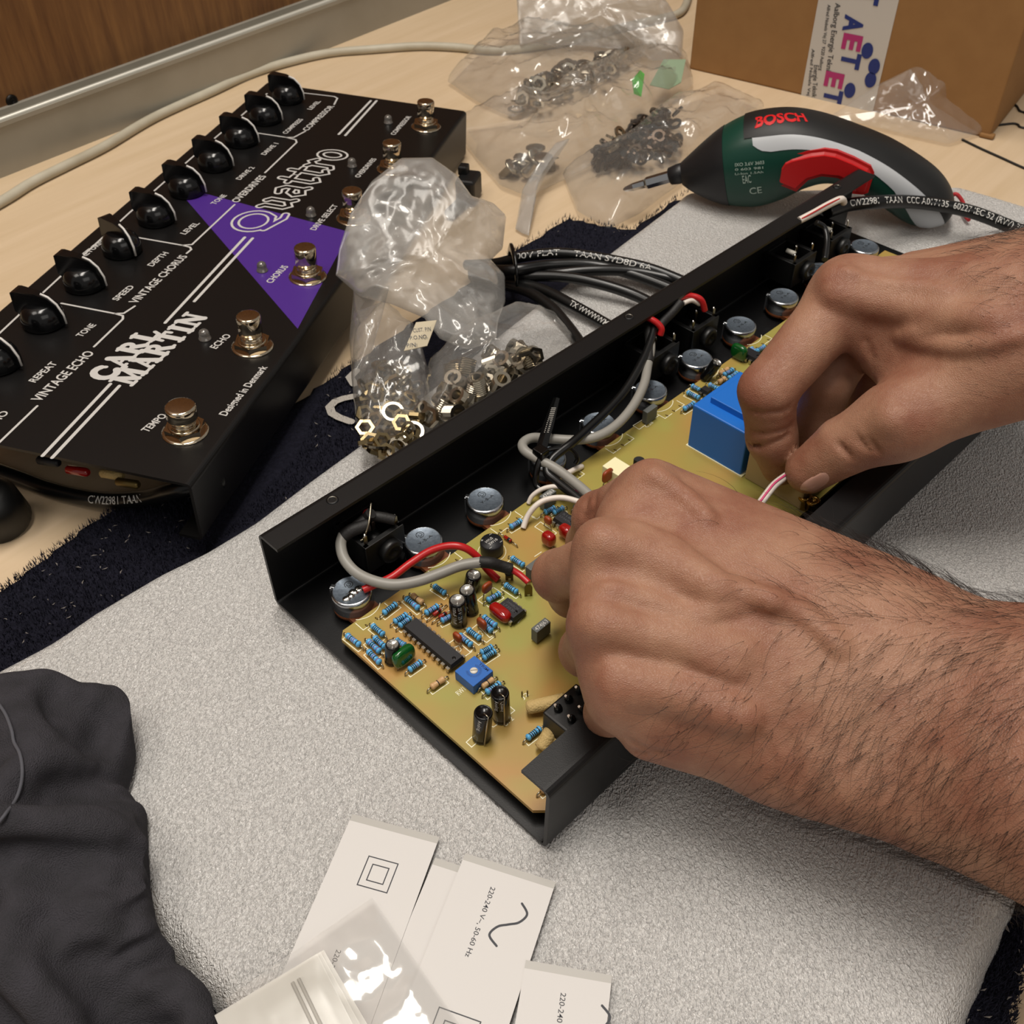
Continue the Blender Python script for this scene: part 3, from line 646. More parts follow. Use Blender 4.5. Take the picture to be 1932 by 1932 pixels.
# ---- round bridge rectifier
c0 = P(*ZD(305, 905), ZP+.0062); M = Matrix.Translation((c0.x, c0.y, ZP)) @ Matrix.Rotation(math.atan2(CHL.y, CHL.x), 4, 'Z')
mb = MB(); mb.lathe([(.0044, .0004), (.0046, .001), (.0046, .0054), (.0043, .0061), (0, .0062)], M_ic, M, 32); br = mb.build('bridge_rectifier', pcb)
for t, x, y, w in (('2W10', -.0022, -.0014, .0044), ('HYUS', -.0022, .0004, .0036), ('+', -.0030, .0022, .0011), ('~', .0016, .0024, .0012), ('~', -.0036, -.0030, .0013), ('-', .0018, -.0034, .0012)):
    lettering(t, M_ink, M @ Vector((x, y, .00622)), M @ Vector((x+w, y, .00622)), CHU*-1, .0013, br, bold=.004)
rg = [M @ Vector((.0056*math.cos(k*math.pi/16), .0056*math.sin(k*math.pi/16), 0)) for k in range(33)]; silkw(rg, .0002)
# ---- transformer, relay, cream block, transistor
M_tblue = mat('blue_transformer', '#1767c0', .4); M_beige = mat('beige_box', '#a3906a', .5); M_creamb = mat('cream_block', '#e6dfb4', .45)
mb = MB(); bev = .0006
mb.box((.0752, .1955, ZP+.0115), (.0285, .0335, .023), M_tblue, FM, bev); tf = mb.build('transformer', pcb, 'blue encapsulated mains transformer')
mb = MB(); mb.box((.0752, .1975, ZP+.0242), (.0200, .0250, .0036), M_tblue, FM, .0003); mb.build('raised_top', tf)
mb = MB(); mb.box((.0755, .1955, ZP+.0003), (.0300, .0345, .0006), M_creamb, FM); mb.build('base_plate', tf)
mb = MB(); mb.box((.1055, .1955, ZP+.0085), (.0280, .0330, .017), M_beige, FM, .0006); mb.build('relay_box', pcb, 'beige plastic box beside the blue transformer')
cc = P(1165, 880, ZP+.0075); M = frame((cc.x, cc.y, ZP), CHU, CHL, (0, 0, 1))
mb = MB(); mb.box((0, 0, .0040), (.0098, .0082, .007), M_creamb, M, .0003); mb.build('cream_block', pcb)
cc = P(1206, 868, ZP+.0075); M = frame((cc.x, cc.y, ZP), CHU, CHL, (0, 0, 1))
mb = MB(); n = 16; pl = [(.0024*math.cos(a), .0024*math.sin(a)) for a in np.linspace(-.6, math.pi+.6, n)]; mb.prism(pl, .0028, .0075, M_ic, M); tq = mb.build('transistor', pcb)
for k in (-1, 0, 1):
    p = MB(); p.tube([M @ Vector((k*.0012, 0, .003)), M @ Vector((k*.0014, 0, -.0004))], .00025, M_tin, 6); p.build('leg', tq)
for x_, y_ in ((1518, 944), (1533, 952)):
    mb = MB(); q = P(x_, y_, ZP+.004); mb.lathe([(.0022, -.004), (.0022, .001), (.0030, .0012), (.0030, .0024), (.0014, .0030), (.0014, .0016), (0, .0016)], mat('brass', '#b08d4a', .25, 1.0), Matrix.Translation(q), 12); mb.build('brass_post', pcb)
# ---- faston tabs, pins, sleeves
for f, pts in ((ZB, [(1120, 220), (1190, 215), (1200, 350), (1120, 345)]), (ZB, [(1355, 340), (1425, 350), (1425, 540), (1350, 545)])):
    mb = MB(); A, B = P(*f(*pts[3]), ZP), P(*f(*pts[2]), ZP); d = (B-A).normalized(); s = Vector((-d.y, d.x, 0)); w = .0030; h = .0068
    M = frame(A, d, (0, 0, 1)); mb.prism([(0, -.0004), (w*.35, -.0004), (w*.35, .0012), (w*.7, .0012), (w*.7, -.0004), (w, -.0004), (w, h*.7), (w*.7, h), (w*.3, h), (0, h*.7)], -.0003, .0003, M_brass, M); mb.build('terminal_tab', pcb)
for x, y in ((1320, 1730), (1385, 1720)):
    mb = MB(); q = P(*ZB(x, y+40), ZP); mb.tube([q-Vector((0, 0, .0005)), q+Vector((0, 0, .0032))], .00028, M_brass, 6); mb.build('pin_stub', pcb)
M_fib = mat('fibreglass_sleeve', '#b99f68', .7, bump=('voronoi', 1500, .5, .0006)); M_fibd = mat('sleeve_core', '#7a5a38', .8)
for a, b, z0, z1, r in ((ZCc(1085, 480), ZCc(1520, 385), ZP+.0038, ZP+.0065, .0024), (ZCc(1240, 960), ZCc(1440, 620), ZP+.0030, ZP+.0085, .0026), (ZCc(1420, 900), ZCc(1530, 730), ZP+.003, ZP+.0080, .0024)):
    A, B = P(*a, z0), P(*b, z1); d = (B-A).normalized(); mb = MB(); x = Vector((0, 0, 1)).cross(d).normalized(); M = frame(A, x, d.cross(x), d); L = (B-A).length
    mb.lathe([(r*.45, -.0010), (r*.9, -.0006), (r, .0004), (r*.98, L*.5), (r, L), (r*.8, L+.0002), (r*.6, L-.0014), (0, L-.0014)], [M_fib]*5+[M_fibd]*2, M, 18); mb.build('sleeve', chassis)
# power switch body on the front wall with lugs
c0 = P(*ZCc(1620, 480), .0265); cu, cl = (c0-CHO).dot(CHU), (c0-CHO).dot(CHL)
mb = MB(); mb.box((cu, cl, .0190), (.0125, .0165, .0145), M_blackp, FM, .0008); sw = mb.build('power_switch', chassis)
for dx, dy in ((-.003, -.004), (.003, -.004), (-.003, .001), (.003, .001), (-.003, .006), (.003, .006)):
    p = MB(); p.lathe([(.0013, 0), (.0015, .0008), (.0011, .002), (.0004, .003), (0, .0032)], M_blackp if dy > .005 else M_gloss, Matrix.Translation(C(cu+dx, cl+dy, .0262)), 10); p.tube([C(cu+dx, cl+dy, .0265), C(cu+dx-.0004, cl+dy-.0012, .0298)], .0005, M_solder, 6); p.build('lug', sw)
# ---- potentiometers
POTS = [(.0258, .019), (.0252, .0556), (.0258, .089), (.0262, .1262), (.0261, .159), (.0270, .1936), (.0270, .228), (.0253, .2655), (.0255, .302), (.0255, .337), (.0285, .3745)]
for i, (pu, pl_) in enumerate(POTS):
    M = FM @ Matrix.Translation((pu, pl_, 0))
    mb = MB(); mb.lathe([(.0074, .0068), (.0079, .0072), (.0079, .0090)], M_wafer, M, 28); mb.box((.0080, 0, .0079), (.0105, .0125, .0018), M_wafer, M); mb.lathe([(.0034, .0042), (.0034, .0070)], M_steel, M, 12); pot = mb.build('potentiometer', chassis)
    mb = MB(); mb.lathe([(.0080, .0090), (.0080, .0148), (.0078, .0156), (.0072, .0161), (.0070, .0160), (0, .0160)], [M_steel, M_steel, M_steel, M_steel, M_steel_b], M, 32); can = mb.build('can', pot)
    mb = MB(); R_ = M @ Matrix.Rotation(math.radians(-150), 4, 'Z'); mb.box((.0083, 0, .0115), (.0009, .0022, .0085), M_steel, R_, .0002); mb.box((.0075, 0, .0160), (.0018, .0018, .0006), M_steel, R_, .0002); mb.build('tab', can)
    mb = MB(); v, f = ribbon2d(arc(0, 0, .0016, .0016, -40, 280), .00025); mb.add([M @ Vector((x-.003, y+.001, .01605)) for x, y in v], f, M_solder)
    v, f = ribbon2d(arc(0, 0, .0008, .0008, -120, 160), .00022); mb.add([M @ Vector((x-.003, y+.001, .01605)) for x, y in v], f, M_solder); mb.build('stamp', can)
    lettering('Y-5-A', M_solder, M @ Vector((.0012, -.003, .01603)), M @ Vector((.0012, .0042, .01603)), -CHU, .0012, can, bold=0)
    for dy in (-.0048, 0, .0048):
        p = MB(); p.lathe([(.0013, .0088), (.0014, .0094), (.0009, .0101), (0, .0104)], mat('white_rivet', '#cfc9bb', .35, .3), M @ Matrix.Translation((.0112, dy, 0)), 10); p.tube([M @ Vector((.0115, dy, .0098)), M @ Vector((.0145, dy, .0116)), M @ Vector((.0152, dy, .0106))], .00035, M_brass, 6); p.build('lug', pot)
    if i < 9:
        q = [M @ Vector((.0085*math.cos(a)+.003, .0085*math.sin(a), 0)) for a in np.linspace(-.75, .75, 12)]; silkw([Vector((p.x, p.y, 0)) for p in q], .0003)
        q = [M @ Vector((x, y, 0)) for x, y in ((.0105, -.0070), (.0150, -.0070), (.0150, -.0020))]; silkw(q); q = [M @ Vector((x, y, 0)) for x, y in ((.0150, .0005), (.0150, .0070), (.0105, .0070))]; silkw(q)
# solder on the first can
mb = MB(); q = C(.0275, .0185, .0161)
for k in range(9): 
    c_ = q+CHL*(random.uniform(-.004, .004))+CHU*random.uniform(-.001, .001); mb.lathe([(.0016, -.0002), (.0012, .0003), (.0004, .0005), (0, .0005)], M_solder, Matrix.Translation(c_), 10)
mb.build('solder_blob', chassis)
# ---- jack sockets on the rear wall
for i, (l0, l1) in enumerate(((.031, .050), (.201, .221), (.2315, .2515), (.316, .336), (.350, .370))):
    lc = (l0+l1)/2; mb = MB(); w = l1-l0
    for s in (-1, 1): mb.box((.0115, lc+s*(w/2-.0012), .0190), (.0190, .0024, .0140), M_blackp, FM, .0003)
    mb.box((.0200, lc, .0190), (.0024, w, .0140), M_blackp, FM, .0003); mb.box((.0022, lc, .0190), (.0024, w, .0140), M_blackp, FM, .0003); mb.box((.0110, lc, .0130), (.0180, w-.002, .0020), M_blackp, FM)
    jk = mb.build('jack_socket', chassis)
    p = MB(); Mj = FM @ Matrix.Translation((.0212, lc+.0010, .0185)) @ Matrix.Rotation(math.radians(90), 4, 'Y'); p.lathe([(.0050, -.0006), (.0050, .0026), (.0046, .0032), (.0016, .0033), (.0013, .0026), (0, .0026)], M_blackp, Mj, 24); p.build('boss', jk)
    p = MB(); Mj = FM @ Matrix.Translation((.004, lc, .0185)) @ Matrix.Rotation(math.radians(90), 4, 'Y'); p.lathe([(.0042, 0), (.0042, .0160), (.0030, .0160)], M_blackp, Mj, 16); p.build('barrel', jk)
    for k in range(3):
        p = MB(); lx = l0+.002+k*(w-.004)/2; p.box((.0190-.0045*(k % 2), lx, .0275), (.0004, .0016, .0045), M_tin, FM); p.tube([C(.0190-.0045*(k % 2), lx, .0290), C(.0180-.0045*(k % 2), lx+.0006, .0302)], .0005, M_solder, 6); p.build('lug', jk)
    if i >= 3:
        p = MB(); p.tube([C(.010, lc-.002, .0268), C(.015, lc-.001, .0262)], .0013, mat('white_contact', '#d6d2c6', .4), 8); p.build('contact', jk)
# ---- wires inside the chassis
def wire(pts, r, m, name='wire', label=None, **kw): return cable(name, [P(*p) for p in pts], r, m, label, parent=chassis, **kw)
wire([(696, 990, .0300), (665, 1000, .0300), (648, 1012, .0285)], .0026, M_sleeve, 'heat_shrink')
wire([(700, 968, .034), (690, 978, .031), (670, 995, .030)], .0022, M_sleeve, 'heat_shrink'); wire([(686, 972, .0305), (715, 975, .0305), (745, 981, .029)], .0021, M_sleeve, 'heat_shrink')
wire([(689, 970, .0308), (700, 974, .0308)], .0023, M_red, 'red_collar')
wire([(700, 948, .036), (696, 985, .033), (686, 1015, .0275), (680, 1020, .027)], .0004, M_tin, 'bare_wire')
wire([(648, 1008, .0290), (643, 1028, .0270), (650, 1055, .0245), (672, 1080, .0225), (705, 1096, .0215), (745, 1103, .0210), (790, 1096, .0210), (830, 1082, .0215), (870, 1067, .0222), (912, 1060, .0225)], .0021, M_grey, 'grey_cable', 'grey cable looping from jack to board', n=14)
wire([(905, 1060, .0225), (925, 1062, .0222), (945, 1068, .0200), (965, 1074, .0185)], .0023, M_sleeve, 'heat_shrink')
wire([(960, 1072, .0185), (980, 1084, .0170), (998, 1100, .0160)], .0013, M_red, 'red_wire'); wire([(958, 1070, .0185), (960, 1082, .0150)], .0016, M_sleeve, 'heat_shrink')
wire([(685, 1113, .0178), (705, 1104, .0185), (740, 1088, .0200), (775, 1062, .0215), (810, 1040, .0235), (845, 1030, .0250), (875, 1033, .0245), (900, 1050, .0205), (920, 1075, .0150), (940, 1094, .0120)], .0015, M_red, 'red_wire', 'red wire soldered to a potentiometer can', n=12)
# second bundle with cable tie
wire([(1223, 620, .033), (1228, 655, .031), (1222, 690, .0285), (1215, 725, .0270), (1195, 765, .0250), (1165, 800, .0235), (1130, 822, .0228), (1090, 830, .0225), (1040, 828, .0230), (1005, 826, .0245), (987, 836, .0250), (990, 850, .0250), (1015, 866, .0240), (1050, 885, .0225), (1090, 915, .0215), (1130, 950, .0210), (1180, 990, .020)], .0021, M_grey, 'grey_cable', 'grey cable held by a cable tie', n=14)
wire([(1222, 618, .034), (1226, 645, .0320), (1224, 684, .0290)], .0022, M_sleeve, 'heat_shrink')
wire([(1238, 605, .036), (1225, 650, .0325), (1207, 690, .0300), (1180, 735, .0275), (1150, 770, .0262), (1110, 808, .0258), (1080, 835, .0258), (1060, 850, .0250), (1040, 868, .0235), (1032, 890, .0210), (1050, 908, .0200), (1090, 940, .0195), (1130, 975, .019)], .0019, M_blk, 'black_cable', 'black cable held by a cable tie', n=12)
wire([(1285, 570, .040), (1268, 590, .037), (1250, 608, .0350), (1240, 622, .033)], .0022, M_sleeve, 'heat_shrink')
wire([(1276, 564, .0405), (1300, 558, .0395), (1322, 565, .0380), (1330, 586, .0320)], .0015, M_red, 'red_wire'); wire([(1290, 572, .0385), (1305, 567, .0380), (1320, 574, .0350)], .0011, M_wht, 'white_wire')
wire([(1220, 598, .0400), (1238, 608, .0385), (1248, 620, .0360), (1246, 632, .0330)], .0015, M_red, 'red_wire')
wire([(1540, 420, .041), (1555, 430, .038), (1560, 455, .034), (1556, 490, .030)], .0016, M_blk, 'black_wire')
wire([(1508, 416, .0415), (1535, 402, .0430), (1560, 388, .0440), (1586, 376, .0440), (1592, 382, .040)], .0019, M_wht, 'striped_wire', 'white wire with a red stripe', n=10); wire([(1512, 413, .0428), (1536, 400, .0446), (1561, 386, .0456), (1584, 375, .0456)], .0004, M_red, 'red_stripe')
# cable tie
tie = MB(); tie.box((0, 0, 0), (.0056, .0048, .0050), M_gloss, frame(P(1020, 855, .0265), CHU, CHL, (0, 0, 1)), .0005); tie = tie.build('cable_tie', chassis)
A, B = lean((1020, 852), (1050, 752), .030, .0270)
mb = MB(); mb.tube([A, A.lerp(B, .5), B], [.0013, .0013, .0008], M_gloss, 6, flat=2.0, smooth=False); mb.build('tail', tie)
mb = MB(); d = (B-A)
for k in range(14):
    q = A.lerp(B, .35+k*.035)+FW*-.0012; mb.box((0, 0, 0), (.0020, .0004, .0004), M_grey, frame(q, RT, d.normalized()))
mb.build('teeth', tie)
cable('loop', [P(*p) for p in ((1020, 862, .0255), (1012, 890, .0210), (1012, 915, .0160), (1030, 930, .0150))], .0014, M_gloss, parent=tie); cable('loop', [P(*p) for p in ((1030, 850, .0265), (1060, 845, .0260), (1080, 850, .0235), (1089, 865, .0200), (1085, 875, .0180))], .0010, M_gloss, parent=tie)
# white and pink wires around the fingers
wire([(987, 997, .0118), (995, 975, .0150), (1010, 955, .0185), (1030, 943, .0200), (1060, 939, .0205), (1090, 946, .0205), (1110, 955, .019)], .0012, M_wht, 'white_wire'); wire([(997, 950, .0118), (1005, 935, .0150), (1025, 922, .0180), (1050, 918, .0190), (1080, 925, .019)], .0010, M_wht, 'white_wire')
wire([(1098, 880, .0120), (1080, 888, .0150), (1066, 898, .0165), (1068, 912, .0175), (1085, 926, .0185), (1110, 940, .0190), (1140, 960, .019)], .0012, M_wht, 'white_wire'); wire([(1086, 924, .0198), (1100, 932, .0202), (1118, 944, .0203)], .0005, M_pink, 'pink_stripe')
wire([(1425, 962, .0320), (1445, 935, .0340), (1460, 916, .0350), (1476, 903, .0355), (1492, 893, .0350), (1505, 887, .0340)], .0016, M_wht, 'striped_wire', 'white wire with pink stripe held between finger and thumb'); wire([(1428, 955, .0337), (1448, 928, .0357), (1462, 911, .0367), (1478, 899, .0372), (1490, 891, .0366)], .00045, M_pink, 'pink_stripe')
# silk screen
for a, b, t, h in ((ZA(1715, 1500), ZA(1800, 1430), 'RW1', .0022), (ZCc(800, 715), ZCc(905, 625), 'UP2', .0020), (ZCc(520, 945), ZCc(620, 870), 'UP1', .0020), (ZCc(1010, 385), ZCc(1085, 330), 'J2', .0016), (ZB(860, 1030), ZB(815, 960), 'C5', .0020), (ZB(595, 1210), ZB(550, 1140), 'C3', .0020), (ZE(520, 1720), ZE(600, 1660), 'C28', .0018)):
    silk_text(t, a, b, h)
silk([ZCc(390, 840), ZCc(320, 905), ZCc(385, 965), ZCc(450, 910)]); silk([ZCc(850, 470), ZCc(910, 520), ZCc(860, 560)]); silk([ZCc(600, 700), ZCc(650, 720), ZCc(710, 680)])
silk([ZB(800, 870), ZB(700, 950)]); silk([ZB(980, 1040), ZB(890, 1110), ZB(840, 1080)]); silk([ZB(710, 1220), ZB(610, 1290)]); silk([ZB(500, 1070), ZB(430, 1120)]); silk([ZB(1270, 870), ZB(1350, 770), ZB(1220, 870)])
silk([ZB(520, 1520), ZB(740, 1730)]); silk([ZB(970, 440), ZB(780, 595), ZB(870, 660)]); silk([ZB(970, 440), ZB(1060, 495)]); silk([ZD(900, 675), ZD(1095, 810), ZD(1030, 860), ZD(830, 735)], closed=True); silk([ZD(830, 620), ZD(760, 590)]); silk([ZE(470, 1620), ZE(350, 1695), ZE(425, 1740), ZE(665, 1570)])
silk([ZD(830, 1095), ZD(910, 1040)]); silk([ZD(800, 620), ZD(860, 640), ZD(910, 600)])
pcb_silk.build('silk_screen', pcb)
# mains lead leaving at the far end
cable('mains_lead', [P(*p) for p in ((1560, 400, .030), (1600, 387, .0300), (1660, 381, .0290), (1720, 381, .0250), (1780, 388, .0220), (1840, 402, .0180), (1900, 425, .0130), (1970, 455, .0090))], .0037, M_blk, parent=chassis, label='black mains lead with pale print', n=14)
def text_along(txt, pts, h, m, parent, offs, off_r, bold=.004, start=0., length=None):
    """letters following a polyline; offs = direction from cable centre to the printed side"""
    pts = [Vector(p) for p in pts]; cum = [0.]
    for i in range(len(pts)-1): cum.append(cum[-1]+(pts[i+1]-pts[i]).length)
    vs, fs = glyphs(txt, bold); x0 = min(v[0] for v in vs); w = max(v[0] for v in vs)-x0; L = (length or cum[-1]-start); out = []
    for gx, gy in vs:
        s = start+(gx-x0)/w*L; i = max(0, min(len(pts)-2, next((k-1 for k in range(1, len(cum)) if cum[k] >= s), len(pts)-2)))
        t = (s-cum[i])/max(cum[i+1]-cum[i], 1e-9); p = pts[i].lerp(pts[i+1], t); d = (pts[i+1]-pts[i]).normalized()
        n = Vector(offs); n = (n-d*n.dot(d)).normalized(); u = n.cross(d); a = (gy/.72-.5)*h/off_r; out.append(p+(n*math.cos(a)+u*math.sin(a))*off_r*1.06)
    mb = MB(); mb.add(out, fs, m); return mb.build('lettering', parent)
ml = catmull([P(*p) for p in ((1560, 400, .030), (1600, 387, .0300), (1660, 381, .0290), (1720, 381, .0250), (1780, 388, .0220), (1840, 402, .0180), (1900, 425, .0130), (1970, 455, .0090))])
text_along('CW22981  TAAN  CCC A017135  60227 IEC 52 (RVV) 300/300V', ml, .0036, M_ink, chassis, -FW, .0037, start=.014)
# ------------------------------------------------------------------ finished pedal, right way up
LA, LB = P(360, 915, .030), P(880, 210, .015)
LS = (LB-LA).normalized(); LW = Vector((-LS.y, LS.x, 0)).normalized(); LW = (LW*.146+Vector((0, 0, .007))).normalized(); LN = LS.cross(LW).normalized()
LM = frame(LA, LS, LW, LN)                                                     # local x along, y towards the rear, z out of the panel
def Q(px, py): return on_plane(px, py, LA, LN)
def QL(px, py): return LM.inverted() @ Q(px, py)
M_panel = mat('satin_black_panel', '#090808', .38, spec=.40, bump=('noise', 2600, .08, .0003)); M_pw = mat('white_print', '#b9b6b2', .5); M_purple = mat('purple_print', '#43237a', .42)
pedal = thing('effects_pedal', 'finished black guitar effects pedal with white lettering and purple triangle', 'pedal')
mb = MB(); LF = lambda x, y, z: LM @ Vector((z, x, y))
extrude_sheet(mb, [(.011, -.0308), (.0007, -.0308), (.0007, -.0007), (.1455, -.0007), (.1455, -.0382), (.134, -.0382)], .0014, .0018, 0, .4004, M_panel, LF)
enc = mb.build('enclosure', pedal)
mb = MB(); mb.box((.225, .085, -.009), (.34, .10, .0016), M_pcb, LM); mb.build('circuit_board', pedal)
for x, y, m_ in ((.010, .060, M_rdip), (.012, .045, M_fib), (.009, .036, M_brass), (.012, .075, M_ic)):
    mb = MB(); mb.lathe([(.0012, -.006), (.002, -.005), (.002, .004), (.0012, .005)], m_, LM @ Matrix.Translation((x, y, -.016)) @ Matrix.Rotation(1.5, 4, 'X'), 12); mb.build('component', pedal)
def ptext(t, f, a, b, h, name='lettering', bold=.018):
    A, B = Q(*f(*a)), Q(*f(*b)); return lettering(t, M_pw, A, B, LW, h, pedal, name, bold)
Y1, Y2, Y3 = ZM(0, 0, S7), ZM(0, 500, S7), ZM(600, 0, S7)
for t, f, a, b, h in (('LEVEL', Y1, (1622, 572), (1672, 528), .0034), ('COMPRESS', Y1, (1492, 698), (1580, 622), .0034), ('COMPRESSOR', Y1, (1602, 682), (1742, 553), .0042), ('DRIVE 1', Y1, (1382, 808), (1452, 748), .0034),
                      ('DRIVE 2', Y1, (1252, 937), (1328, 873), .0034), ('OVERDRIVES', Y1, (1238, 1056), (1388, 918), .0046), ('TONE', Y1, (1120, 1066), (1183, 1018), .0034), ('LEVEL', Y1, (965, 1222), (1042, 1163), .0036),
                      ('DEPTH', Y1, (795, 1388), (880, 1318), .0036), ('VINTAGE CHORUS', Y1, (710, 1582), (978, 1335), .0046), ('SPEED', Y1, (612, 1567), (702, 1493), .0036), ('TONE', Y1, (425, 1756), (503, 1692), .0036),
                      ('RETURN', Y1, (440, 1342), (545, 1258), .0036), ('OVERDRIVES', Y3, (215, 926), (306, 828), .0034), ('COMPRESSOR', Y3, (400, 704), (487, 607), .0034), ('DRIVE SELECT', Y1, (1643, 1200), (1762, 1070), .0036),
                      ('CHORUS', Y1, (1415, 1476), (1503, 1388), .0038), ('ECHO', Y2, (1125, 438), (1206, 368), .0038), ('TEMPO', Y2, (768, 873), (872, 785), .0038), ('Designed in Denmark', Y2, (1178, 787), (1394, 532), .0038),
                      ('REPEAT', Y2, (183, 613), (302, 512), .0038), ('VINTAGE ECHO', Y2, (208, 713), (494, 457), .0050), ('ECHO', Y2, (-70, 868), (50, 768), .0038)):
    ptext(t, f, a, b, h)
# printed lines
ln = None
def pline(f, pts, w=.0011, m=M_pw, z=.0001, mbx=None):
    q = [QL(*f(*p)) for p in pts]; v, fc = ribbon2d([(p.x, p.y) for p in q], w); mb = MB(); mb.add([LM @ Vector((x, y, z)) for x, y in v], fc, m); mb.build('printed_line', pedal)
pline(Y1, [(-60, 1790), (130, 1612), (670, 1112), (1010, 812), (1260, 600), (1390, 488)]); pline(Y1, [(1560, 482), (1740, 503), (1757, 512), (1740, 545)])
pline(Y1, [(1320, 690), (1490, 716), (1530, 716), (1590, 684)]); pline(Y1, [(1490, 716), (1540, 728), (1545, 742), (1380, 900)])
pline(Y1, [(710, 1236), (950, 1278), (1000, 1274), (1222, 1066)]); pline(Y1, [(950, 1278), (990, 1288), (996, 1300), (972, 1320)])
pline(Y1, [(320, 1580), (600, 1634), (645, 1632), (702, 1595)]); pline(Y1, [(600, 1634), (640, 1645), (640, 1662), (490, 1806)]); pline(Y2, [(194, 735), (-30, 950)])
for a, b in (((575, 620), (222, 994)), ((622, 630), (272, 1004))): pline(Y2, [a, b], .0016)
pline(Y1, [(860, 1682), (1275, 1236)], .0016); pline(Y1, [(1012, 1570), (1316, 1241)], .0016)
pline(Y3, [(108, 700), (275, 525)], .0016); pline(Y3, [(142, 706), (305, 525)], .0016)
q = [QL(*Y1(*p)) for p in ((905, 965), (1550, 1712), (1822, 1209))]; mb = MB(); mb.add([LM @ Vector((p.x, p.y, .00005)) for p in q], [(0, 1, 2)], M_purple); mb.build('purple_triangle', pedal, 'purple printed triangle')
# heavy slab-serif letters drawn with strokes
HV = {'C': (.92, [(arc(.50, .5, .40, .44, 52, 318), .27), ([(.76, .84), (.82, .68)], .17)]),
      'A': (1.0, [([(.18, .05), (.48, .90)], .15), ([(.46, .92), (.78, .08)], .28), ([(.28, .34), (.66, .34)], .13), ([(.05, .07), (.34, .07)], .15), ([(.60, .07), (.98, .07)], .15)]),
      'R': (1.0, [([(.24, .08), (.24, .92)], .27), ([(.08, .07), (.42, .07)], .15), ([(.08, .93), (.40, .93)], .15), (arc(.42, .70, .24, .20, 90, -90), .22), ([(.24, .50), (.46, .50)], .14), ([(.50, .48), (.78, .10)], .26), ([(.74, .08), (.96, .10)], .15)]),
      'L': (.88, [([(.24, .08), (.24, .92)], .27), ([(.08, .07), (.70, .08), (.80, .30)], .16), ([(.08, .93), (.44, .93)], .15)]),
      'M': (1.25, [([(.22, .08), (.26, .90)], .17), ([(.28, .90), (.60, .12)], .26), ([(.60, .12), (.92, .90)], .14), ([(.96, .90), (1.0, .08)], .26), ([(.06, .07), (.38, .07)], .15), ([(.82, .07), (1.18, .07)], .15), ([(.08, .93), (.32, .93)], .15), ([(.90, .93), (1.16, .93)], .15)]),
      'T': (.92, [([(.46, .08), (.46, .92)], .27), ([(.12, .70), (.14, .92), (.78, .92), (.80, .70)], .16), ([(.28, .07), (.66, .07)], .15)]),
      'I': (.56, [([(.28, .08), (.28, .92)], .27), ([(.10, .07), (.46, .07)], .15), ([(.10, .93), (.46, .93)], .15)]),
      'N': (1.08, [([(.22, .08), (.22, .90)], .17), ([(.24, .92), (.80, .10)], .28), ([(.84, .10), (.84, .92)], .16), ([(.06, .07), (.38, .07)], .15), ([(.08, .93), (.32, .93)], .15), ([(.70, .93), (1.0, .93)], .15)])}
def heavy(word, f, a, b, h):
    A, B = Q(*f(*a)), Q(*f(*b)); d = (B-A); L = d.length; d.normalize(); W = sum(HV[c][0] for c in word); x = 0.; mb = MB(); sx = L/W
    for c in word:
        w, st = HV[c]
        for si, (pts, sw) in enumerate(st):
            v, fc = ribbon2d([((x+px)*sx, py*h) for px, py in pts], sw*sx*1.08); mb.add([A+d*vx+LW*vy+LN*(.0001+si*8e-6) for vx, vy in v], fc, M_pw)
        x += w
    mb.build('heavy_lettering', pedal, 'chunky white serif lettering')
heavy('CARL', Y2, (572, 606), (848, 350), .0116); heavy('MARTIN', Y2, (690, 634), (1092, 264), .0122)
# black-letter script with outline
BL = {'Q': (1.35, [arc(.62, .42, .50, .40, 0, 360, 24), [(.30, .02), (.62, -.06), (1.0, -.16), (1.22, -.12)], [(.98, .10), (1.10, .30)]]),
      'u': (.80, [[(.08, .66), (.20, .58), (.20, .12), (.34, .02), (.52, .14)], [(.46, .66), (.58, .58), (.58, .10), (.70, .0)]]),
      'a': (.78, [[(.18, .60), (.40, .68), (.56, .56), (.56, .10), (.68, .0)], [(.54, .36), (.28, .34), (.16, .18), (.30, .02), (.52, .12)]]),
      't': (.56, [[(.26, .92), (.24, .12), (.36, .0), (.50, .08)], [(.06, .66), (.48, .66)]]),
      'r': (.60, [[(.08, .66), (.22, .58), (.22, .06), (.10, .0)], [(.24, .52), (.40, .66), (.54, .56)]]),
      'o': (.76, [arc(.38, .33, .26, .32, 0, 360, 18)])}
def script(word, f, a, b, h):
    A, B = Q(*f(*a)), Q(*f(*b)); d = (B-A); L = d.length; d.normalize(); W = sum(BL[c][0] for c in word); sx = L/W
    for w_, mt, lift in ((.27, M_pw, .00010), (.13, None, .00016)):
        x = 0.; mb = MB()
        for k, c in enumerate(word):
            for si, pts in enumerate(BL[c][1]):
                v, fc = ribbon2d([((x+px)*sx, py*h) for px, py in pts], w_*sx*.85); mb.add([A+d*vx+LW*vy+LN*(lift+si*8e-6) for vx, vy in v], fc, mt or (M_purple if c == 'Q' else M_panel))
            x += BL[c][0]
        mb.build('script_lettering' if mt else 'script_fill', pedal)
script('Quattro', Y1, (1345, 1222), (1822, 790), .0235)
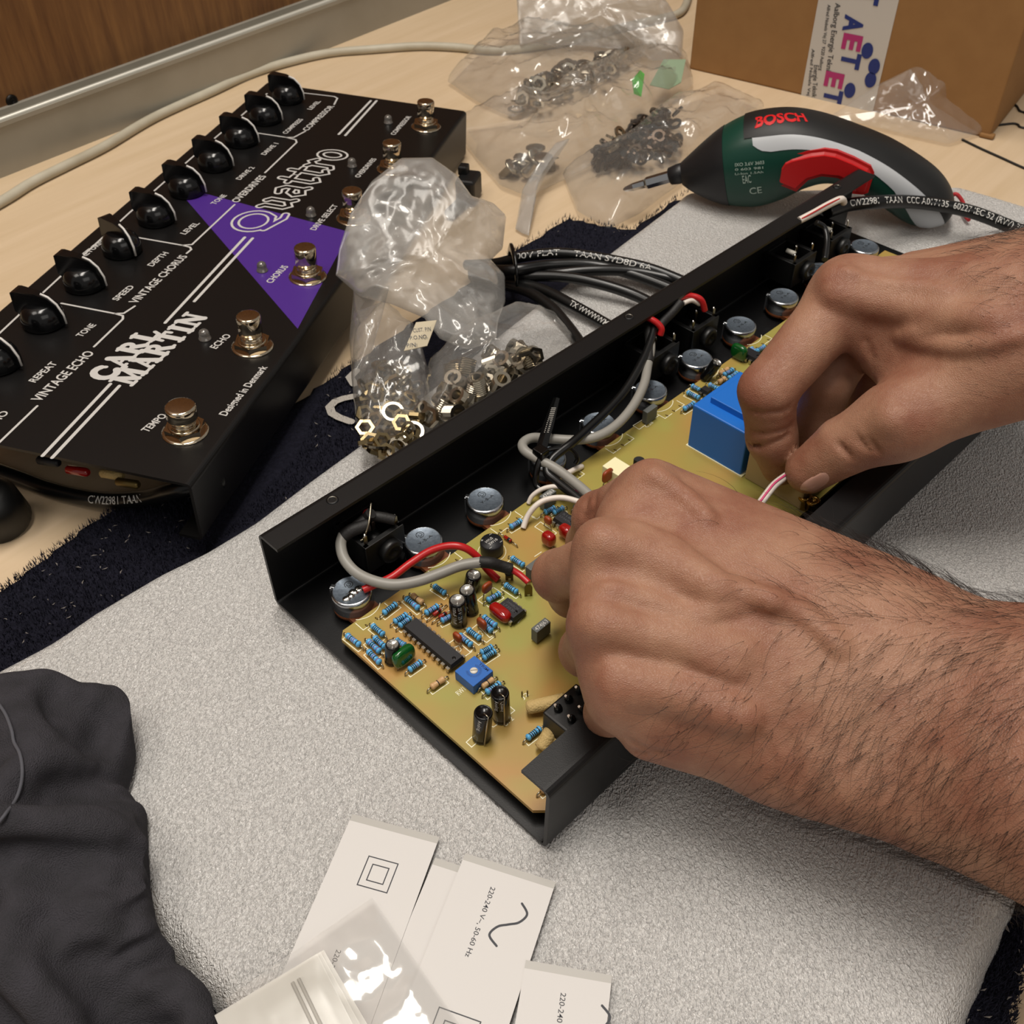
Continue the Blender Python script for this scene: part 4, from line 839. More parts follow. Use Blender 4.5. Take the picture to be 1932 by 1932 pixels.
# knobs
M_bake = mat('black_bakelite', '#0a0a0b', .16); M_kline = mat('knob_line', '#cfcbc6', .4)
KN = [.3759-.0363*k for k in range(10)]; KROT = [0, 0, 0, 0, 0, 0, -22, 0, 0, 0]
KROT[5] = 0; KROT[6] = -26
for k, s in enumerate(KN):
    M = LM @ Matrix.Translation((s, .1190, 0)) @ Matrix.Rotation(math.radians(KROT[k]), 4, 'Z')
    mb = MB(); mb.lathe([(.0098, .0004), (.0101, .0012), (.0101, .0034), (.0096, .0062), (.0084, .0088), (.0064, .0106), (.0052, .0110), (0, .0110)], M_bake, M, 28); kb = mb.build('knob', pedal)
    mb = MB(); pf = [(-.0120, .0020), (-.0118, .0070), (-.0096, .0120), (-.0060, .0152), (.0000, .0170), (.0090, .0172), (.0112, .0166), (.0112, .0070), (.0090, .0050)]       # (towards front is -y)
    n = len(pf); vs = []
    hw = [.0006, .0009, .0011, .0014, .0020, .0032, .0036, .0038, .0036]
    for sg in (-1, 1): vs += [M @ Vector((sg*hw[i], y, z)) for i, (y, z) in enumerate(pf)]
    fs = [tuple(range(n)), tuple(reversed(range(n, 2*n)))]+[(i, n+i, n+(i+1) % n, (i+1) % n) for i in range(n)]
    mb.add(vs, fs, M_bake); mb.build('pointer', kb)
    mb = MB(); pts = [Vector((0, y, z+.0002)) for y, z in ((-.0025, .0163), (-.0060, .0152), (-.0096, .0120), (-.0118, .0070), (-.0121, .0022))]
    mb.tube([M @ p for p in pts], .0006, M_kline, 6); mb.build('white_line', kb)
# foot switches
M_chrome = mat('nickel_chrome', '#cdbfa8', .10, 1.0)
for k in range(6):
    s = .0303+.0672*k; pr = k == 0
    M = LM @ Matrix.Translation((s, .0178, 0))
    mb = MB(); mb.lathe([(.0098, 0), (.0098, .0006), (.0085, .0008)], M_chrome, M, 28); fsw = mb.build('foot_switch', pedal)
    mb = MB(); pl = [(.0086*math.cos(math.radians(60*i+15)), .0086*math.sin(math.radians(60*i+15))) for i in range(6)]
    mb.prism(pl, .0008, .0036, M_chrome, M); mb.lathe([(.0068, .0036), (.0062, .0040)], M_chrome, M, 24); mb.build('hex_nut', fsw)
    mb = MB(); mb.lathe([(.0050, .0040), (.0050, .0048), (.0046, .0050), (.0048, .0053), (.0046, .0060), (.0036, .0062), (.0036, .0084)], M_chrome, M, 24); mb.build('bush', fsw)
    h0, h1, rr = (.0072, .0138, .0065) if pr else (.0070, .0172, .0056)
    mb = MB(); mb.lathe([(rr*.7, h0), (rr*.97, h0+.0003), (rr, h0+.001), (rr*.96, h0+.0026), (rr, h0+.003), (rr, h1-.0009), (rr*.93, h1-.0002), (rr*.8, h1), (0, h1+.0001)] if pr else [(rr*.9, h0), (rr, h0+.0004), (rr, h1-.0009), (rr*.93, h1-.0002), (rr*.8, h1), (0, h1+.0001)], M_chrome, M, 28); mb.build('button', fsw)
# clear indicator lamps
M_led = mat('clear_led', '#8f8a84', .08, .2, spec=.9, trans=.6)
for f, x, y in ((Y2, 1068, 385), (Y1, 1366, 1410), (Y1, 1620, 1122), (Y1, 1834, 866), (Y3, 366, 640)):
    p = QL(*f(x, y)); mb = MB(); M = LM @ Matrix.Translation((p.x, p.y, 0)); mb.lathe([(.0030, 0), (.0030, .0006), (.0025, .0008), (.0025, .0032), (.0021, .0044), (.0012, .0051), (0, .0053)], M_led, M, 18); mb.build('indicator_led', pedal)
# its mains lead looping out at the near end
lead = [P(*p) for p in ((420, 905, .010), (360, 918, .012), (320, 928, .008), (270, 940, -.002), (210, 944, -.008), (150, 937, -.011), (90, 922, -.012), (30, 900, -.012), (-60, 870, -.012), (-160, 850, -.012))]
cable('mains_lead', lead, .0037, M_blk, parent=pedal, label='black mains lead with pale print', n=14)
lc_ = [P(*p) for p in ((178, 942, -.010), (210, 944, -.008), (240, 943, -.005), (270, 940, -.002), (300, 933, .003), (335, 923, .010))]
text_along('CW22981 TAAN CCC A017', catmull(lc_), .0036, M_ink, pedal, -FW, .0037)
mb = MB(); q = P(-12, 960, ZT+.012); mb.lathe([(.010, -.012), (.013, -.009), (.013, .006), (.009, .012), (0, .013)], M_blackp, Matrix.Translation(q) @ Matrix.Rotation(.25, 4, 'X'), 24); mb.lathe([(.004, .012), (.004, .024), (.003, .024)], M_blackp, Matrix.Translation(q), 12)
mb.build('black_plug', None, 'black round plug standing on the bench at the left edge', 'plug')
mb = MB(); q = P(884, 350, ZT+.010); M = frame(q, LS, (-LS.y, LS.x, 0), (0, 0, 1)); mb.box((0, 0, -.001), (.020, .013, .016), M_blackp, M, .002); mb.box((.004, .004, .009), (.008, .006, .006), M_blackp, M, .001); mb.tube([M @ Vector((-.010, 0, -.004)), M @ Vector((-.03, .005, -.006))], .003, M_blk)
mb.build('power_connector', None, 'small black connector standing beside the far end of the finished pedal', 'connector')
# ------------------------------------------------------------------ bundle of black flat leads
bundle = thing('cable_bundle', 'bundle of black flat leads tied with a black strap behind the chassis', 'cable')
for pts in ([(880, 500, -.006), (935, 497, .002), (990, 484, .010), (1060, 478, .013), (1150, 490, .013), (1230, 508, .011), (1310, 540, .008)], [(890, 520, -.006), (950, 522, .002), (1040, 517, .009), (1120, 510, .011), (1200, 513, .010), (1290, 532, .008)],
            [(890, 512, -.004), (960, 520, .006), (1060, 522, .010), (1130, 535, .010), (1200, 558, .008), (1260, 590, .006)], [(895, 525, -.006), (960, 532, .003), (1020, 545, .006), (1080, 575, .007), (1150, 615, .006), (1210, 650, .005)],
            [(895, 528, -.008), (955, 538, .001), (1000, 552, .005), (1040, 580, .006), (1075, 620, .005), (1110, 670, .004)], [(892, 508, -.003), (960, 510, .012), (1040, 500, .012), (1120, 500, .011), (1200, 520, .009), (1280, 550, .007)]):
    c = [P(*p) for p in pts]; cable('lead', c, .0030, M_blk, parent=bundle, n=12)
c = catmull([P(*p) for p in ((955, 490, .004), (990, 484, .010), (1060, 478, .013), (1150, 490, .013), (1230, 508, .011))])
text_along('50-300V FLAT     TAAN SVD8D 6A', c, .0032, M_ink, bundle, -FW, .0030)
c = catmull([P(*p) for p in ((1080, 575, .007), (1110, 592, .0068), (1150, 615, .006))]); text_along('TX WWWWM', c, .003, M_ink, bundle, -FW, .0030)
mb = MB(); q = P(968, 512, .006)
ax = (P(1060, 505, .006)-P(950, 515, .006)).normalized(); s = Vector((-ax.y, ax.x, 0)); ring = [q+s*(.0135*math.cos(a))+Vector((0, 0, .0105*math.sin(a)+.002)) for a in np.linspace(0, 2*math.pi, 25)]
mb.tube(ring, .0011, M_gloss, 6, flat=2.4); mb.build('strap', bundle)
# ------------------------------------------------------------------ cordless screwdriver resting on nose and handle end
D0, D1 = P(1385, 378, ZF), P(1745, 411, ZF); dd = (D1-D0).normalized(); dn = Vector((dd.y, -dd.x, 0))       # dn towards the viewer side
if dn.y > 0: dn = -dn
def DP(px, py, off=0.): return on_plane(px, py, D0+dn*off, dn)
M_dgreen = mat('dark_green_plastic', '#0d3a2e', .36); M_dblack = mat('soft_black_grip', '#121212', .5, bump=('noise', 2500, .15, .0003)); M_dsilver = mat('silver_plastic', '#b4b7ba', .34, .0); M_dred = mat('red_trigger', '#b3191b', .38); M_dgrey = mat('nose_grey', '#1a1a1c', .42)
drill = thing('cordless_screwdriver', 'green and black cordless screwdriver with a red trigger and silver strip', 'screwdriver')
PAIRS = [(1284, 310, 1290, 345, .0070), (1300, 296, 1309, 356, .0110), (1332, 268, 1344, 370, .0168), (1364, 244, 1380, 378, .0208), (1404, 224, 1430, 380, .0226), (1450, 214, 1478, 366, .0226), (1500, 213, 1520, 345, .0222), (1556, 224, 1562, 335, .0216),
         (1620, 246, 1608, 345, .0210), (1680, 270, 1645, 368, .0208), (1732, 300, 1674, 388, .0205), (1772, 330, 1694, 402, .0200), (1794, 360, 1712, 410, .0190), (1798, 385, 1734, 413, .0165), (1788, 403, 1756, 413, .0110)]
NS = 6; cen, ax_, th = [], [], []
for ox, oy, ix, iy, t in PAIRS:
    O, I = DP(ox, oy), DP(ix, iy); cen.append((O+I)/2); ax_.append((O-I)/2); th.append(Vector((t, 0, 0)))
cen, ax_, th = catmull(cen, NS), catmull(ax_, NS), [v.x for v in catmull(th, NS)]
def dpt(i, a, inf=0.):
    c, s = math.cos(a), math.sin(a); e = .86; c2, s2 = math.copysign(abs(c)**e, c), math.copysign(abs(s)**e, s)
    A = ax_[i]; return cen[i]+A*(c2*(1+inf/A.length))+dn*(s2*(th[i]+inf))
_tb = [(4, 40, 41), (4.6, 43, 62), (5, 44, 66), (8, 47, 72), (9.5, 57, 88), (11, 66, 112), (13, 72, 136), (14.1, 75, 150)]
def _ang(i, c): return math.radians(float(np.interp(i/NS, [t[0] for t in _tb], [t[c] for t in _tb])))
def dpart(name, i0, i1, rng_, m, inf=0., K=24, cap=None):
    """strip of the lofted body between sections i0..i1; rng_(i) -> list of (angle from, angle to)"""
    mb = MB()
    for q in range(len(rng_(i0))):
        vs = []; fs = []
        for i in range(i0, i1+1):
            a0, a1 = rng_(i)[q]; vs += [dpt(i, a0+(a1-a0)*k/K, inf) for k in range(K+1)]
        for i in range(i1-i0):
            fs += [(i*(K+1)+k, i*(K+1)+k+1, (i+1)*(K+1)+k+1, (i+1)*(K+1)+k) for k in range(K)]
        if cap == 0: fs.append(tuple(range(K+1)))
        if cap == 1: fs.append(tuple((i1-i0)*(K+1)+k for k in range(K+1)))
        mb.add(vs, fs, m, True)
    return mb.build(name, drill)
NL = len(cen)-1; i_nose = NS*3; i_top = NS*4; full = lambda i: [(0, 2*math.pi)]
nose = dpart('nose_cone', 0, i_nose, full, M_dgrey, .0003, 64, 0)
body = dpart('body_shell', i_nose, NL, full, M_dgreen, 0., 64, 1)
grip = dpart('top_grip', i_top, NL, lambda i: [(-_ang(i, 1), _ang(i, 1))], M_dblack, .0006)
dpart('silver_strip', i_top+2, NL, lambda i: [(_ang(i, 1), _ang(i, 2)), (-_ang(i, 2), -_ang(i, 1))], M_dsilver, .0004)
# trigger
tp = [(1462, 350), (1466, 318), (1476, 304), (1492, 297), (1530, 288), (1556, 285), (1580, 289), (1612, 302), (1644, 318), (1650, 330), (1638, 368), (1628, 372), (1608, 370), (1602, 350), (1580, 340), (1550, 337), (1525, 344), (1510, 358), (1502, 366)]
mb = MB(); T_ = .0243; F_ = frame(D0, dd, (0, 0, 1), dn); tl = [F_.inverted() @ DP(*p, T_) for p in tp]
bm = bmesh.new(); vsb = [bm.verts.new((p.x, p.y, -T_)) for p in tl]; fb = bm.faces.new(vsb); ex = bmesh.ops.extrude_face_region(bm, geom=[fb]); bmesh.ops.translate(bm, vec=(0, 0, 2*T_), verts=[v for v in ex['geom'] if isinstance(v, bmesh.types.BMVert)])
bmesh.ops.bevel(bm, geom=[e for e in bm.edges if abs(e.verts[0].co.z-e.verts[1].co.z) < 1e-6], offset=.0028, segments=3, affect='EDGES'); bm.verts.index_update()
mb.add([F_ @ v.co for v in bm.verts], [[v.index for v in f.verts] for f in bm.faces], M_dred, False); bm.free(); mb.build('trigger', drill)
# chuck and bit
c0, tip = DP(1284, 327), DP(1176, 358); d = (tip-c0).normalized(); x = dn; M = frame(c0-d*.004, x, d.cross(x), d)
mb = MB(); mb.lathe([(.0060, 0), (.0060, .0055), (.0052, .0105), (.0046, .0110)], M_dgrey, M, 24); mb.build('chuck', drill)
L = (tip-c0).length+.004; mb = MB(); mb.lathe([(.0036, .009), (.0036, L*.62), (.0030, L*.64), (.0026, L*.66), (.0024, L*.84), (.0014, L*.97), (.0006, L)], M_steel, M, 6, smooth=False); mb.build('bit', drill)
# lettering wrapped on the grip
bvh = lambda o: BVHTree.FromPolygons([v.co for v in o.data.vertices], [tuple(p.vertices) for p in o.data.polygons])
gb = bvh(grip); bb = bvh(body)
def surf_at(tree, px, py):
    h = tree.ray_cast(CAM, ray(px, py).normalized()); return h[0] if h[0] else DP(px, py, .02)
A, B = surf_at(gb, 1424, 241), surf_at(gb, 1524, 229); lettering('BOSCH', mat('red_logo', '#c81a1e', .4), A, B, (0, .6, .8), .0118, drill, bold=.035, shrink=gb)
M_lab = mat('rating_plate_print', '#9fb0a4', .5)
for t, a, b, h in (('IXO 3.6V 3603', (1387, 314), (1442, 309), .0020), ('0 603 981', (1387, 322), (1440, 318), .0014), ('Li-Ion 1.5Ah', (1387, 330), (1440, 326), .0014), ('EAC', (1402, 346), (1418, 344), .0050), ('CE', (1415, 366), (1438, 363), .0046)):
    lettering(t, M_lab, surf_at(bb, *a), surf_at(bb, *b), (0, 0, 1), h, drill, 'rating_print', .004, shrink=bb)
M_cord = mat('red_cord', '#a8262a', .6)
cable('cord', [P(*p) for p in ((1792, 372, .006), (1803, 366, .009), (1812, 374, .007), (1818, 386, .004), (1816, 395, .0045), (1822, 408, .0045), (1828, 415, .0045))], .0012, M_cord, parent=drill)
# ------------------------------------------------------------------ cardboard box with printed tape
BA, BB = P(1300, 130, ZT), P(1866, 262, ZT); bx = (BB-BA).normalized(); by = Vector((-bx.y, bx.x, 0)); BXM = frame(BA, bx, by, (0, 0, 1)); BL_ = (BB-BA).length
M_card = mat('brown_cardboard', '#8e6a42', .8, spec=.2, var=('#86623c', 70, 4, .3), bump=('noise', 500, .12, .0004)); M_tape = mat('white_tape', '#b9b4ad', .3); M_navy = mat('navy_print', '#1a2b6b', .45); M_mag = mat('magenta_print', '#a02a66', .45); M_txt = mat('dark_print', '#22242c', .5)
box = thing('cardboard_box', 'brown cardboard box sealed with white printed tape at the back right', 'box')
mb = MB(); mb.box((BL_/2, .09, .085), (BL_, .18, .17), M_card, BXM, .0015); mb.build('carton', box)
mb = MB(); mb.box((BL_-.002, .001, .0018), (.010, .006, .003), M_card, BXM, .001); mb.build('torn_corner', box)
def BXP(px, py):
    p = on_plane(px, py, BA-by*.0004, by); return BXM.inverted() @ p
tl0, tr0 = BXP(1511, 182), BXP(1655, 205); x0, x1 = .0956, .1522
mb = MB(); mb.prism([(x0, -.001), (x1, -.001), (x1, .169), (x0, .169)], 0, .0004, M_tape, BXM @ Matrix(((1, 0, 0, 0), (0, 0, -1, 0), (0, 1, 0, 0), (0, 0, 0, 1)))); mb.build('tape', box)
W = x1-x0; Fp = lambda x, z: BXM @ Vector((x, -.0006, z))
def tape_logo(top, bxm, chars):
    for j, ch in enumerate('AET'):
        if ch in chars: lettering(ch, M_mag if ch == 'E' else M_navy, Fp(bxm+.0018*j, top-j*.0124), Fp(bxm+.0018*j, top-j*.0124-.0112), bx, .0135, box, bold=.045, lift=.0001+.00002*j)
tape_logo(.063, .1180, 'AET'); tape_logo(.0345, .1105, 'ET'); tape_logo(.108, .1215, 'AET')
for t, xx, top, ln_, h in (('Aalborg Energie Teknik', .1085, .0690, .050, .0042), ('Alfred Nobels Vej 27  9220 Aalborg', .1030, .0670, .046, .0026), ('Energie Teknik', .1015, .0240, .0235, .0038), ('Alfred Nobels Vej', .0975, .0350, .034, .0024)):
    lettering(t, M_txt, Fp(xx, top), Fp(xx+.003, top-ln_), bx, h, box, bold=.006)
for dx, dz in ((.1384, .0417), (.1458, .032), (.1454, .0223), (.132, .0117)):
    mb = MB(); c_ = [BXM @ Vector((dx+.0042*math.cos(a), -.00085, dz+.0056*math.sin(a))) for a in np.linspace(0, 2*math.pi, 21)[:-1]]; mb.add(c_, [tuple(range(20))], M_navy); mb.build('logo_dot', box)
# thin wires on the bench beside the box
M_thin = mat('thin_black_wire', '#151311', .5)
cable('thin_wire', [P(x, y, ZT+.0008) for x, y in ((1815, 263), (1850, 280), (1890, 298), (1932, 317), (2000, 345))], .0008, M_thin, 'thin dark wire lying on the bench in front of the cardboard box corner', 'wire')
cable('thin_wire', [P(x, y, ZT+.0008) for x, y in ((1905, 190), (1918, 200), (1924, 209), (1934, 213), (1950, 225))] , .0008, M_thin, 'kinked thin black wire on the bench right beside the cardboard box', 'wire')
cable('thin_wire', [P(x, y, ZT+.0008) for x, y in ((1884, 236), (1910, 233), (1920, 235), (1926, 240), (1950, 244))], .0008, M_thin, 'short black wire on the bench nearest the cardboard box corner', 'wire')
# ------------------------------------------------------------------ paper labels at the front
Z6 = ZM(400, 1500, .44); M_paper = mat('white_paper', '#cbc8c5', .6); M_strip = mat('pale_strip', '#a9a6a0', .4); M_pink_ = mat('pencil', '#2a2c30', .5)
def card(a, b, length, z, label, marks):
    A, B = P(*a, z), P(*b, z); x = (B-A); w = x.length; x.normalize(); y = Vector((x.y, -x.x, 0)); M = frame(A, x, -y, (0, 0, 1)); o_ = thing('paper_label', label, 'label', 'printed paper labels on the foam')
    mb = MB(); mb.prism([(0, 0), (0, -length), (w, -length), (w, 0)], -.0002, 0, M_paper, M); mb.build('sheet', o_)
    mb = MB(); mb.prism([(0, -.0002), (w, -.0002), (w, .0024), (0, .0024)], -.00018, -.0001, M_strip, M); mb.build('edge_strip', o_)
    for kind, cx, cy, s in marks:
        mb = MB(); Y_ = .00006
        if kind == 'square':
            for k in (1.0, .55):
                h = s*k/2; v, f = ribbon2d([(cx-h, cy-h), (cx+h, cy-h), (cx+h, cy+h), (cx-h, cy+h)], .00034, True); mb.add([M @ Vector((p, q, Y_)) for p, q in v], f, M_txt)
            mb.build('double_square', o_)
        elif kind == 'tilde':
            v, f = ribbon2d([(p.x, p.y) for p in catmull([(cx+s*.15, cy+s*.62, 0), (cx+s*.36, cy+s*.40, 0), (cx+s*.24, cy+s*.14, 0), (cx, cy, 0), (cx-s*.24, cy-s*.14, 0), (cx-s*.36, cy-s*.40, 0), (cx-s*.10, cy-s*.60, 0)], 8)], .0007); mb.add([M @ Vector((p, q, Y_)) for p, q in v], f, M_txt); mb.build('tilde_mark', o_)
        else:
            lettering(kind, M_txt, M @ Vector((cx, cy, 0)), M @ Vector((cx, cy-s, 0)), x, .0016, o_, bold=.002, lift=.00008)
    return o_
ZPp = .0046
W1 = (P(*Z6(965, 205), ZPp)-P(*Z6(590, 105), ZPp)).length
card(Z6(590, 108), Z6(965, 208), .088, ZPp, 'leftmost white paper label showing a complete double square', [('square', W1*.52, -.0148, .0098), ('220-240 V~, 50-60 Hz', .0125, -.040, .022), ('tilde', .020, -.053, .009)])
card(Z6(945, 297), Z6(1330, 420), .080, ZPp-.0003, 'white paper label mostly covered between its two neighbours', [])
W3 = (P(*Z6(1465, 402), ZPp)-P(*Z6(1075, 277), ZPp)).length
card(Z6(1075, 277), Z6(1465, 402), .075, ZPp+.0006, 'white paper label in the middle with tilde and voltage text', [('tilde', W3*.68, -.0150, .0120), ('220-240 V~, 50-60 Hz', W3*.38, -.0055, .0225), ('square', W3*.53, -.0500, .0125)])
card(Z6(1340, 742), Z6(1712, 808), .060, ZPp+.0010, 'white paper label at the bottom right of the row, cut off', [('tilde', W3*.72, -.0140, .0120), ('220-240 V~, 50-60 Hz', W3*.38, -.0050, .0225)])
# ------------------------------------------------------------------ clear plastic
def plastic(name, col, alpha, rough=.12, bump=None, spec=.6):
    m = mat(name, col, rough, spec=spec, bump=bump); nt = m.node_tree; b = nt.nodes['Principled BSDF']; out = nt.nodes['Material Output']
    tr_ = nt.nodes.new('ShaderNodeBsdfTransparent'); gl = nt.nodes.new('ShaderNodeBsdfGlossy'); gl.inputs['Roughness'].default_value = rough; gl.inputs['Color'].default_value = (.9, .9, .88, 1)
    lw = nt.nodes.new('ShaderNodeLayerWeight'); lw.inputs['Blend'].default_value = .5; pw = nt.nodes.new('ShaderNodeMath'); pw.operation = 'POWER'; pw.inputs[1].default_value = 4.0; nt.links.new(lw.outputs['Facing'], pw.inputs[0]); fr = nt.nodes.new('ShaderNodeMath'); fr.operation = 'MULTIPLY_ADD'; fr.inputs[1].default_value = .55; fr.inputs[2].default_value = .045; nt.links.new(pw.outputs[0], fr.inputs[0])
    m1 = nt.nodes.new('ShaderNodeMixShader'); m1.inputs[0].default_value = alpha; m2 = nt.nodes.new('ShaderNodeMixShader')
    nt.links.new(tr_.outputs[0], m1.inputs[1]); nt.links.new(b.outputs[0], m1.inputs[2]); nt.links.new(fr.outputs[0], m2.inputs[0]); nt.links.new(m1.outputs[0], m2.inputs[1]); nt.links.new(gl.outputs[0], m2.inputs[2])
    for l in list(nt.links):
        if l.to_node == b and l.to_socket.name == 'Normal': nt.links.new(l.from_socket, gl.inputs['Normal'])
    nt.links.new(m2.outputs[0], out.inputs['Surface']); return m
M_bag = plastic('clear_bag', '#bcb9b4', .13, .12); M_bagm = plastic('milky_bag', '#b6b3ae', .36, .20); M_bagc = plastic('crisp_bag', '#c6c3be', .10, .10); M_zip = plastic('zip_bag', '#cfcbc2', .50, .34)
def resample(pts, n):
    pts = [Vector(p) for p in pts]; pts = pts+[pts[0]]; cum = [0.]
    for i in range(len(pts)-1): cum.append(cum[-1]+(pts[i+1]-pts[i]).length)
    out = []; k = 0
    for i in range(n):
        s = cum[-1]*i/n
        while cum[k+1] < s: k += 1
        out.append(pts[k].lerp(pts[k+1], (s-cum[k])/(cum[k+1]-cum[k])))
    return out
def ridged(p, f, s):
    v = 0.; a = 1.
    for _ in range(3):
        v += a*(1-2*abs(mnoise.noise(Vector((p.x*f+s, p.y*f-s*1.7, p.z*f*.6+s*.3))))); f *= 2.5; a *= .42
    return v
def bag(name, outline, puff, m, label, seed=0, wr=.0035, freq=28, nrm=(0, -.25, 1), n=150, rings=26, group=None, centre=None, parent=None, flat=.15, lab=None):
    """closed pillow: two crumpled film sheets joined along the outline (pixels with height)"""
    ol = resample([P(*p) for p in outline], n); c = P(*centre) if centre else sum(ol, Vector())/n; N = Vector(nrm).normalized(); mb = MB(); vs = []; fs = []
    for side in (1, -1):
        base = len(vs)
        for r in range(rings+1):
            t = 1-(r/rings)**1.25
            for i in range(n):
                p = c+(ol[i]-c)*t; e = math.sqrt(max(0, 1-t**3)); w = (ridged(p, freq, seed+side*3.3)*wr)*(1-.75*t**6)
                q = p+N*((puff*e+w*min(1, e+.35)) if side > 0 else (w*.25-puff*flat*e)); vs.append(q)
        for r in range(rings):
            for i in range(n): fs.append((base+r*n+i, base+r*n+(i+1) % n, base+(r+1)*n+(i+1) % n, base+(r+1)*n+i))
    lo = {}
    mb.add(vs, fs, m, True); return mb.build(name, parent, label, 'plastic bag' if label else None, group)
def lift(pts, z): return [(x, y, z) for x, y in pts]
bag('plastic_bag', [(672, 600, .020), (664, 720, .012), (672, 800, .006), (692, 872, .0045), (735, 868, .0045), (800, 828, .005), (812, 760, .010), (806, 690, .016), (790, 630, .024), (730, 580, .028)], .016, M_bag, 'clear plastic bag of brass-coloured nuts behind the chassis rim', 1, .0034, 46)
bag('plastic_bag', [(806, 700, .012), (798, 770, .007), (800, 828, .005), (880, 778, .005), (960, 728, .005), (1045, 672, .005), (1082, 640, .005), (1050, 602, .008), (985, 590, .012), (920, 620, .016), (860, 650, .016)], .018, M_bag, 'clear plastic bag of silver bushings behind the chassis rim', 2, .0036, 46)
bag('plastic_bag', [(634, 520, .030), (640, 470, .038), (662, 402, .050), (700, 345, .060), (755, 300, .068), (815, 298, .068), (862, 332, .060), (890, 372, .052), (932, 386, .042), (955, 408, .036), (948, 470, .026), (925, 492, .024), (952, 520, .020), (953, 570, .016), (940, 605, .016), (935, 645, .014), (880, 660, .018), (830, 640, .026), (800, 600, .030), (740, 575, .034), (680, 560, .034)], .012, M_bagm, 'crumpled empty milky plastic bag leaning against the finished pedal', 5, .0120, 24, nrm=(.1, -.75, .65), n=200, rings=34)
bag('plastic_bag', [(668, 545, .030), (660, 640, .018), (668, 760, .010), (690, 700, .018), (720, 600, .032), (735, 540, .038)], .008, M_bag, 'narrow folded side of clear plastic bag beside the purple triangle', 8, .002, 40, nrm=(0, -.7, .7))
bag('plastic_bag', lift([(845, 155), (915, 85), (985, 60), (1090, 70), (1205, 85), (1212, 108), (1150, 150), (1060, 185), (965, 222), (905, 195)], ZT+.003), .020, M_bag, 'clear plastic bag of silver washers at the back', 11, .0056, 38)
bag('plastic_bag', [(980, 90, ZT+.004), (975, 0, ZT+.03), (1050, -60, ZT+.05), (1200, -60, ZT+.05), (1262, 10, ZT+.04), (1290, 60, ZT+.02), (1286, 110, ZT+.006), (1230, 115, ZT+.004), (1180, 95, ZT+.004), (1080, 85, ZT+.004)], .016, M_bagm, 'milky white plastic bag furthest back on the bench', 13, .0080, 34, nrm=(0, -.8, .6))
bag('plastic_bag', lift([(858, 245), (985, 225), (1100, 170), (1200, 120), (1296, 112), (1308, 160), (1262, 200), (1160, 290), (1085, 330), (1000, 372), (945, 352), (900, 300)], ZT+.003), .024, M_bag, 'clear plastic bag with a few screws lying in the middle', 17, .0078, 38)
bag('plastic_bag', lift([(1062, 330), (1160, 285), (1270, 195), (1360, 165), (1442, 202), (1400, 240), (1300, 300), (1285, 345), (1205, 405), (1150, 432), (1090, 400)], ZT+.004), .014, M_bag, 'clear plastic bag of dark screws next to the screwdriver bit', 19, .0050, 40)
bag('plastic_bag', [(985, 440, ZT+.002), (972, 432, ZT+.002), (985, 360, ZT+.008), (1010, 320, ZT+.014), (1050, 270, ZT+.02), (1075, 262, ZT+.02), (1030, 330, ZT+.012), (1006, 380, ZT+.008), (998, 445, ZT+.002)], .004, M_bagm, 'narrow white folded plastic strip pointing at the black carpet', 23, .0015, 50)
bag('plastic_bag', [(1562, 222, ZT+.002), (1610, 190, ZT+.014), (1660, 158, ZT+.026), (1720, 128, ZT+.036), (1792, 84, ZT+.048), (1815, 112, ZT+.040), (1840, 180, ZT+.016), (1862, 248, ZT+.002), (1790, 272, ZT+.002), (1700, 252, ZT+.002), (1620, 232, ZT+.002)], .007, M_bagc, 'crisp transparent plastic bag propped against the cardboard box', 29, .0030, 34, nrm=(0, -.8, .6))
# green slip inside the middle bag
M_grn = mat('green_slip', '#3f9a2a', .6); M_grn2 = mat('grey_green_slip', '#7c8f72', .6)
mb = MB(); q = [P(1192, 150, ZT+.030), P(1208, 132, ZT+.032), P(1216, 140, ZT+.030), P(1210, 182, ZT+.022), P(1196, 176, ZT+.022)]; mb.add(q+[p-Vector((0, 0, .0004)) for p in q], [(0, 1, 2, 3, 4), (9, 8, 7, 6, 5)]+[(i, (i+1) % 5, 5+(i+1) % 5, 5+i) for i in range(5)], M_grn)
q = [P(1226, 160, ZT+.018), P(1252, 112, ZT+.026), P(1294, 112, ZT+.026), P(1285, 155, ZT+.016), P(1262, 168, ZT+.014)]; mb.add(q+[p-Vector((0, 0, .0004)) for p in q], [(0, 1, 2, 3, 4), (9, 8, 7, 6, 5)]+[(i, (i+1) % 5, 5+(i+1) % 5, 5+i) for i in range(5)], M_grn2)
mb.build('green_slip', None, 'folded green paper slip showing through the plastic bag', 'paper')
# printed sticker in the crumpled bag
for t, a, b in (('CUST. P/N', (783, 626), (822, 622)), ('P.O.NO.', (776, 639), (812, 636)), ('P/N:', (768, 654), (790, 651))): pass
stk = MB(); q = [P(762, 662, .034), P(785, 608, .040), (P(824, 604, .040)), P(806, 652, .034)]; stk.add(q+[p-Vector((0, 0, .0003)) for p in q], [(0, 1, 2, 3), (7, 6, 5, 4)]+[(i, (i+1) % 4, 4+(i+1) % 4, 4+i) for i in range(4)], mat('sticker', '#b5a98f', .6))
st = stk.build('bag_sticker', None, 'small pale sticker with order lines on the crumpled bag', 'sticker'); sn = (q[1]-q[0]).normalized()
for t, f0 in (('CUST. P/N', .62), ('P.O.NO.', .36), ('P/N:', .10)):
    a = q[0].lerp(q[1], f0)+(q[3]-q[0])*.08; b = a+(q[2]-q[1])*(.85 if f0 > .2 else .5); lettering(t, M_txt, a, b, sn, .0021, st, bold=.004, lift=.0002)
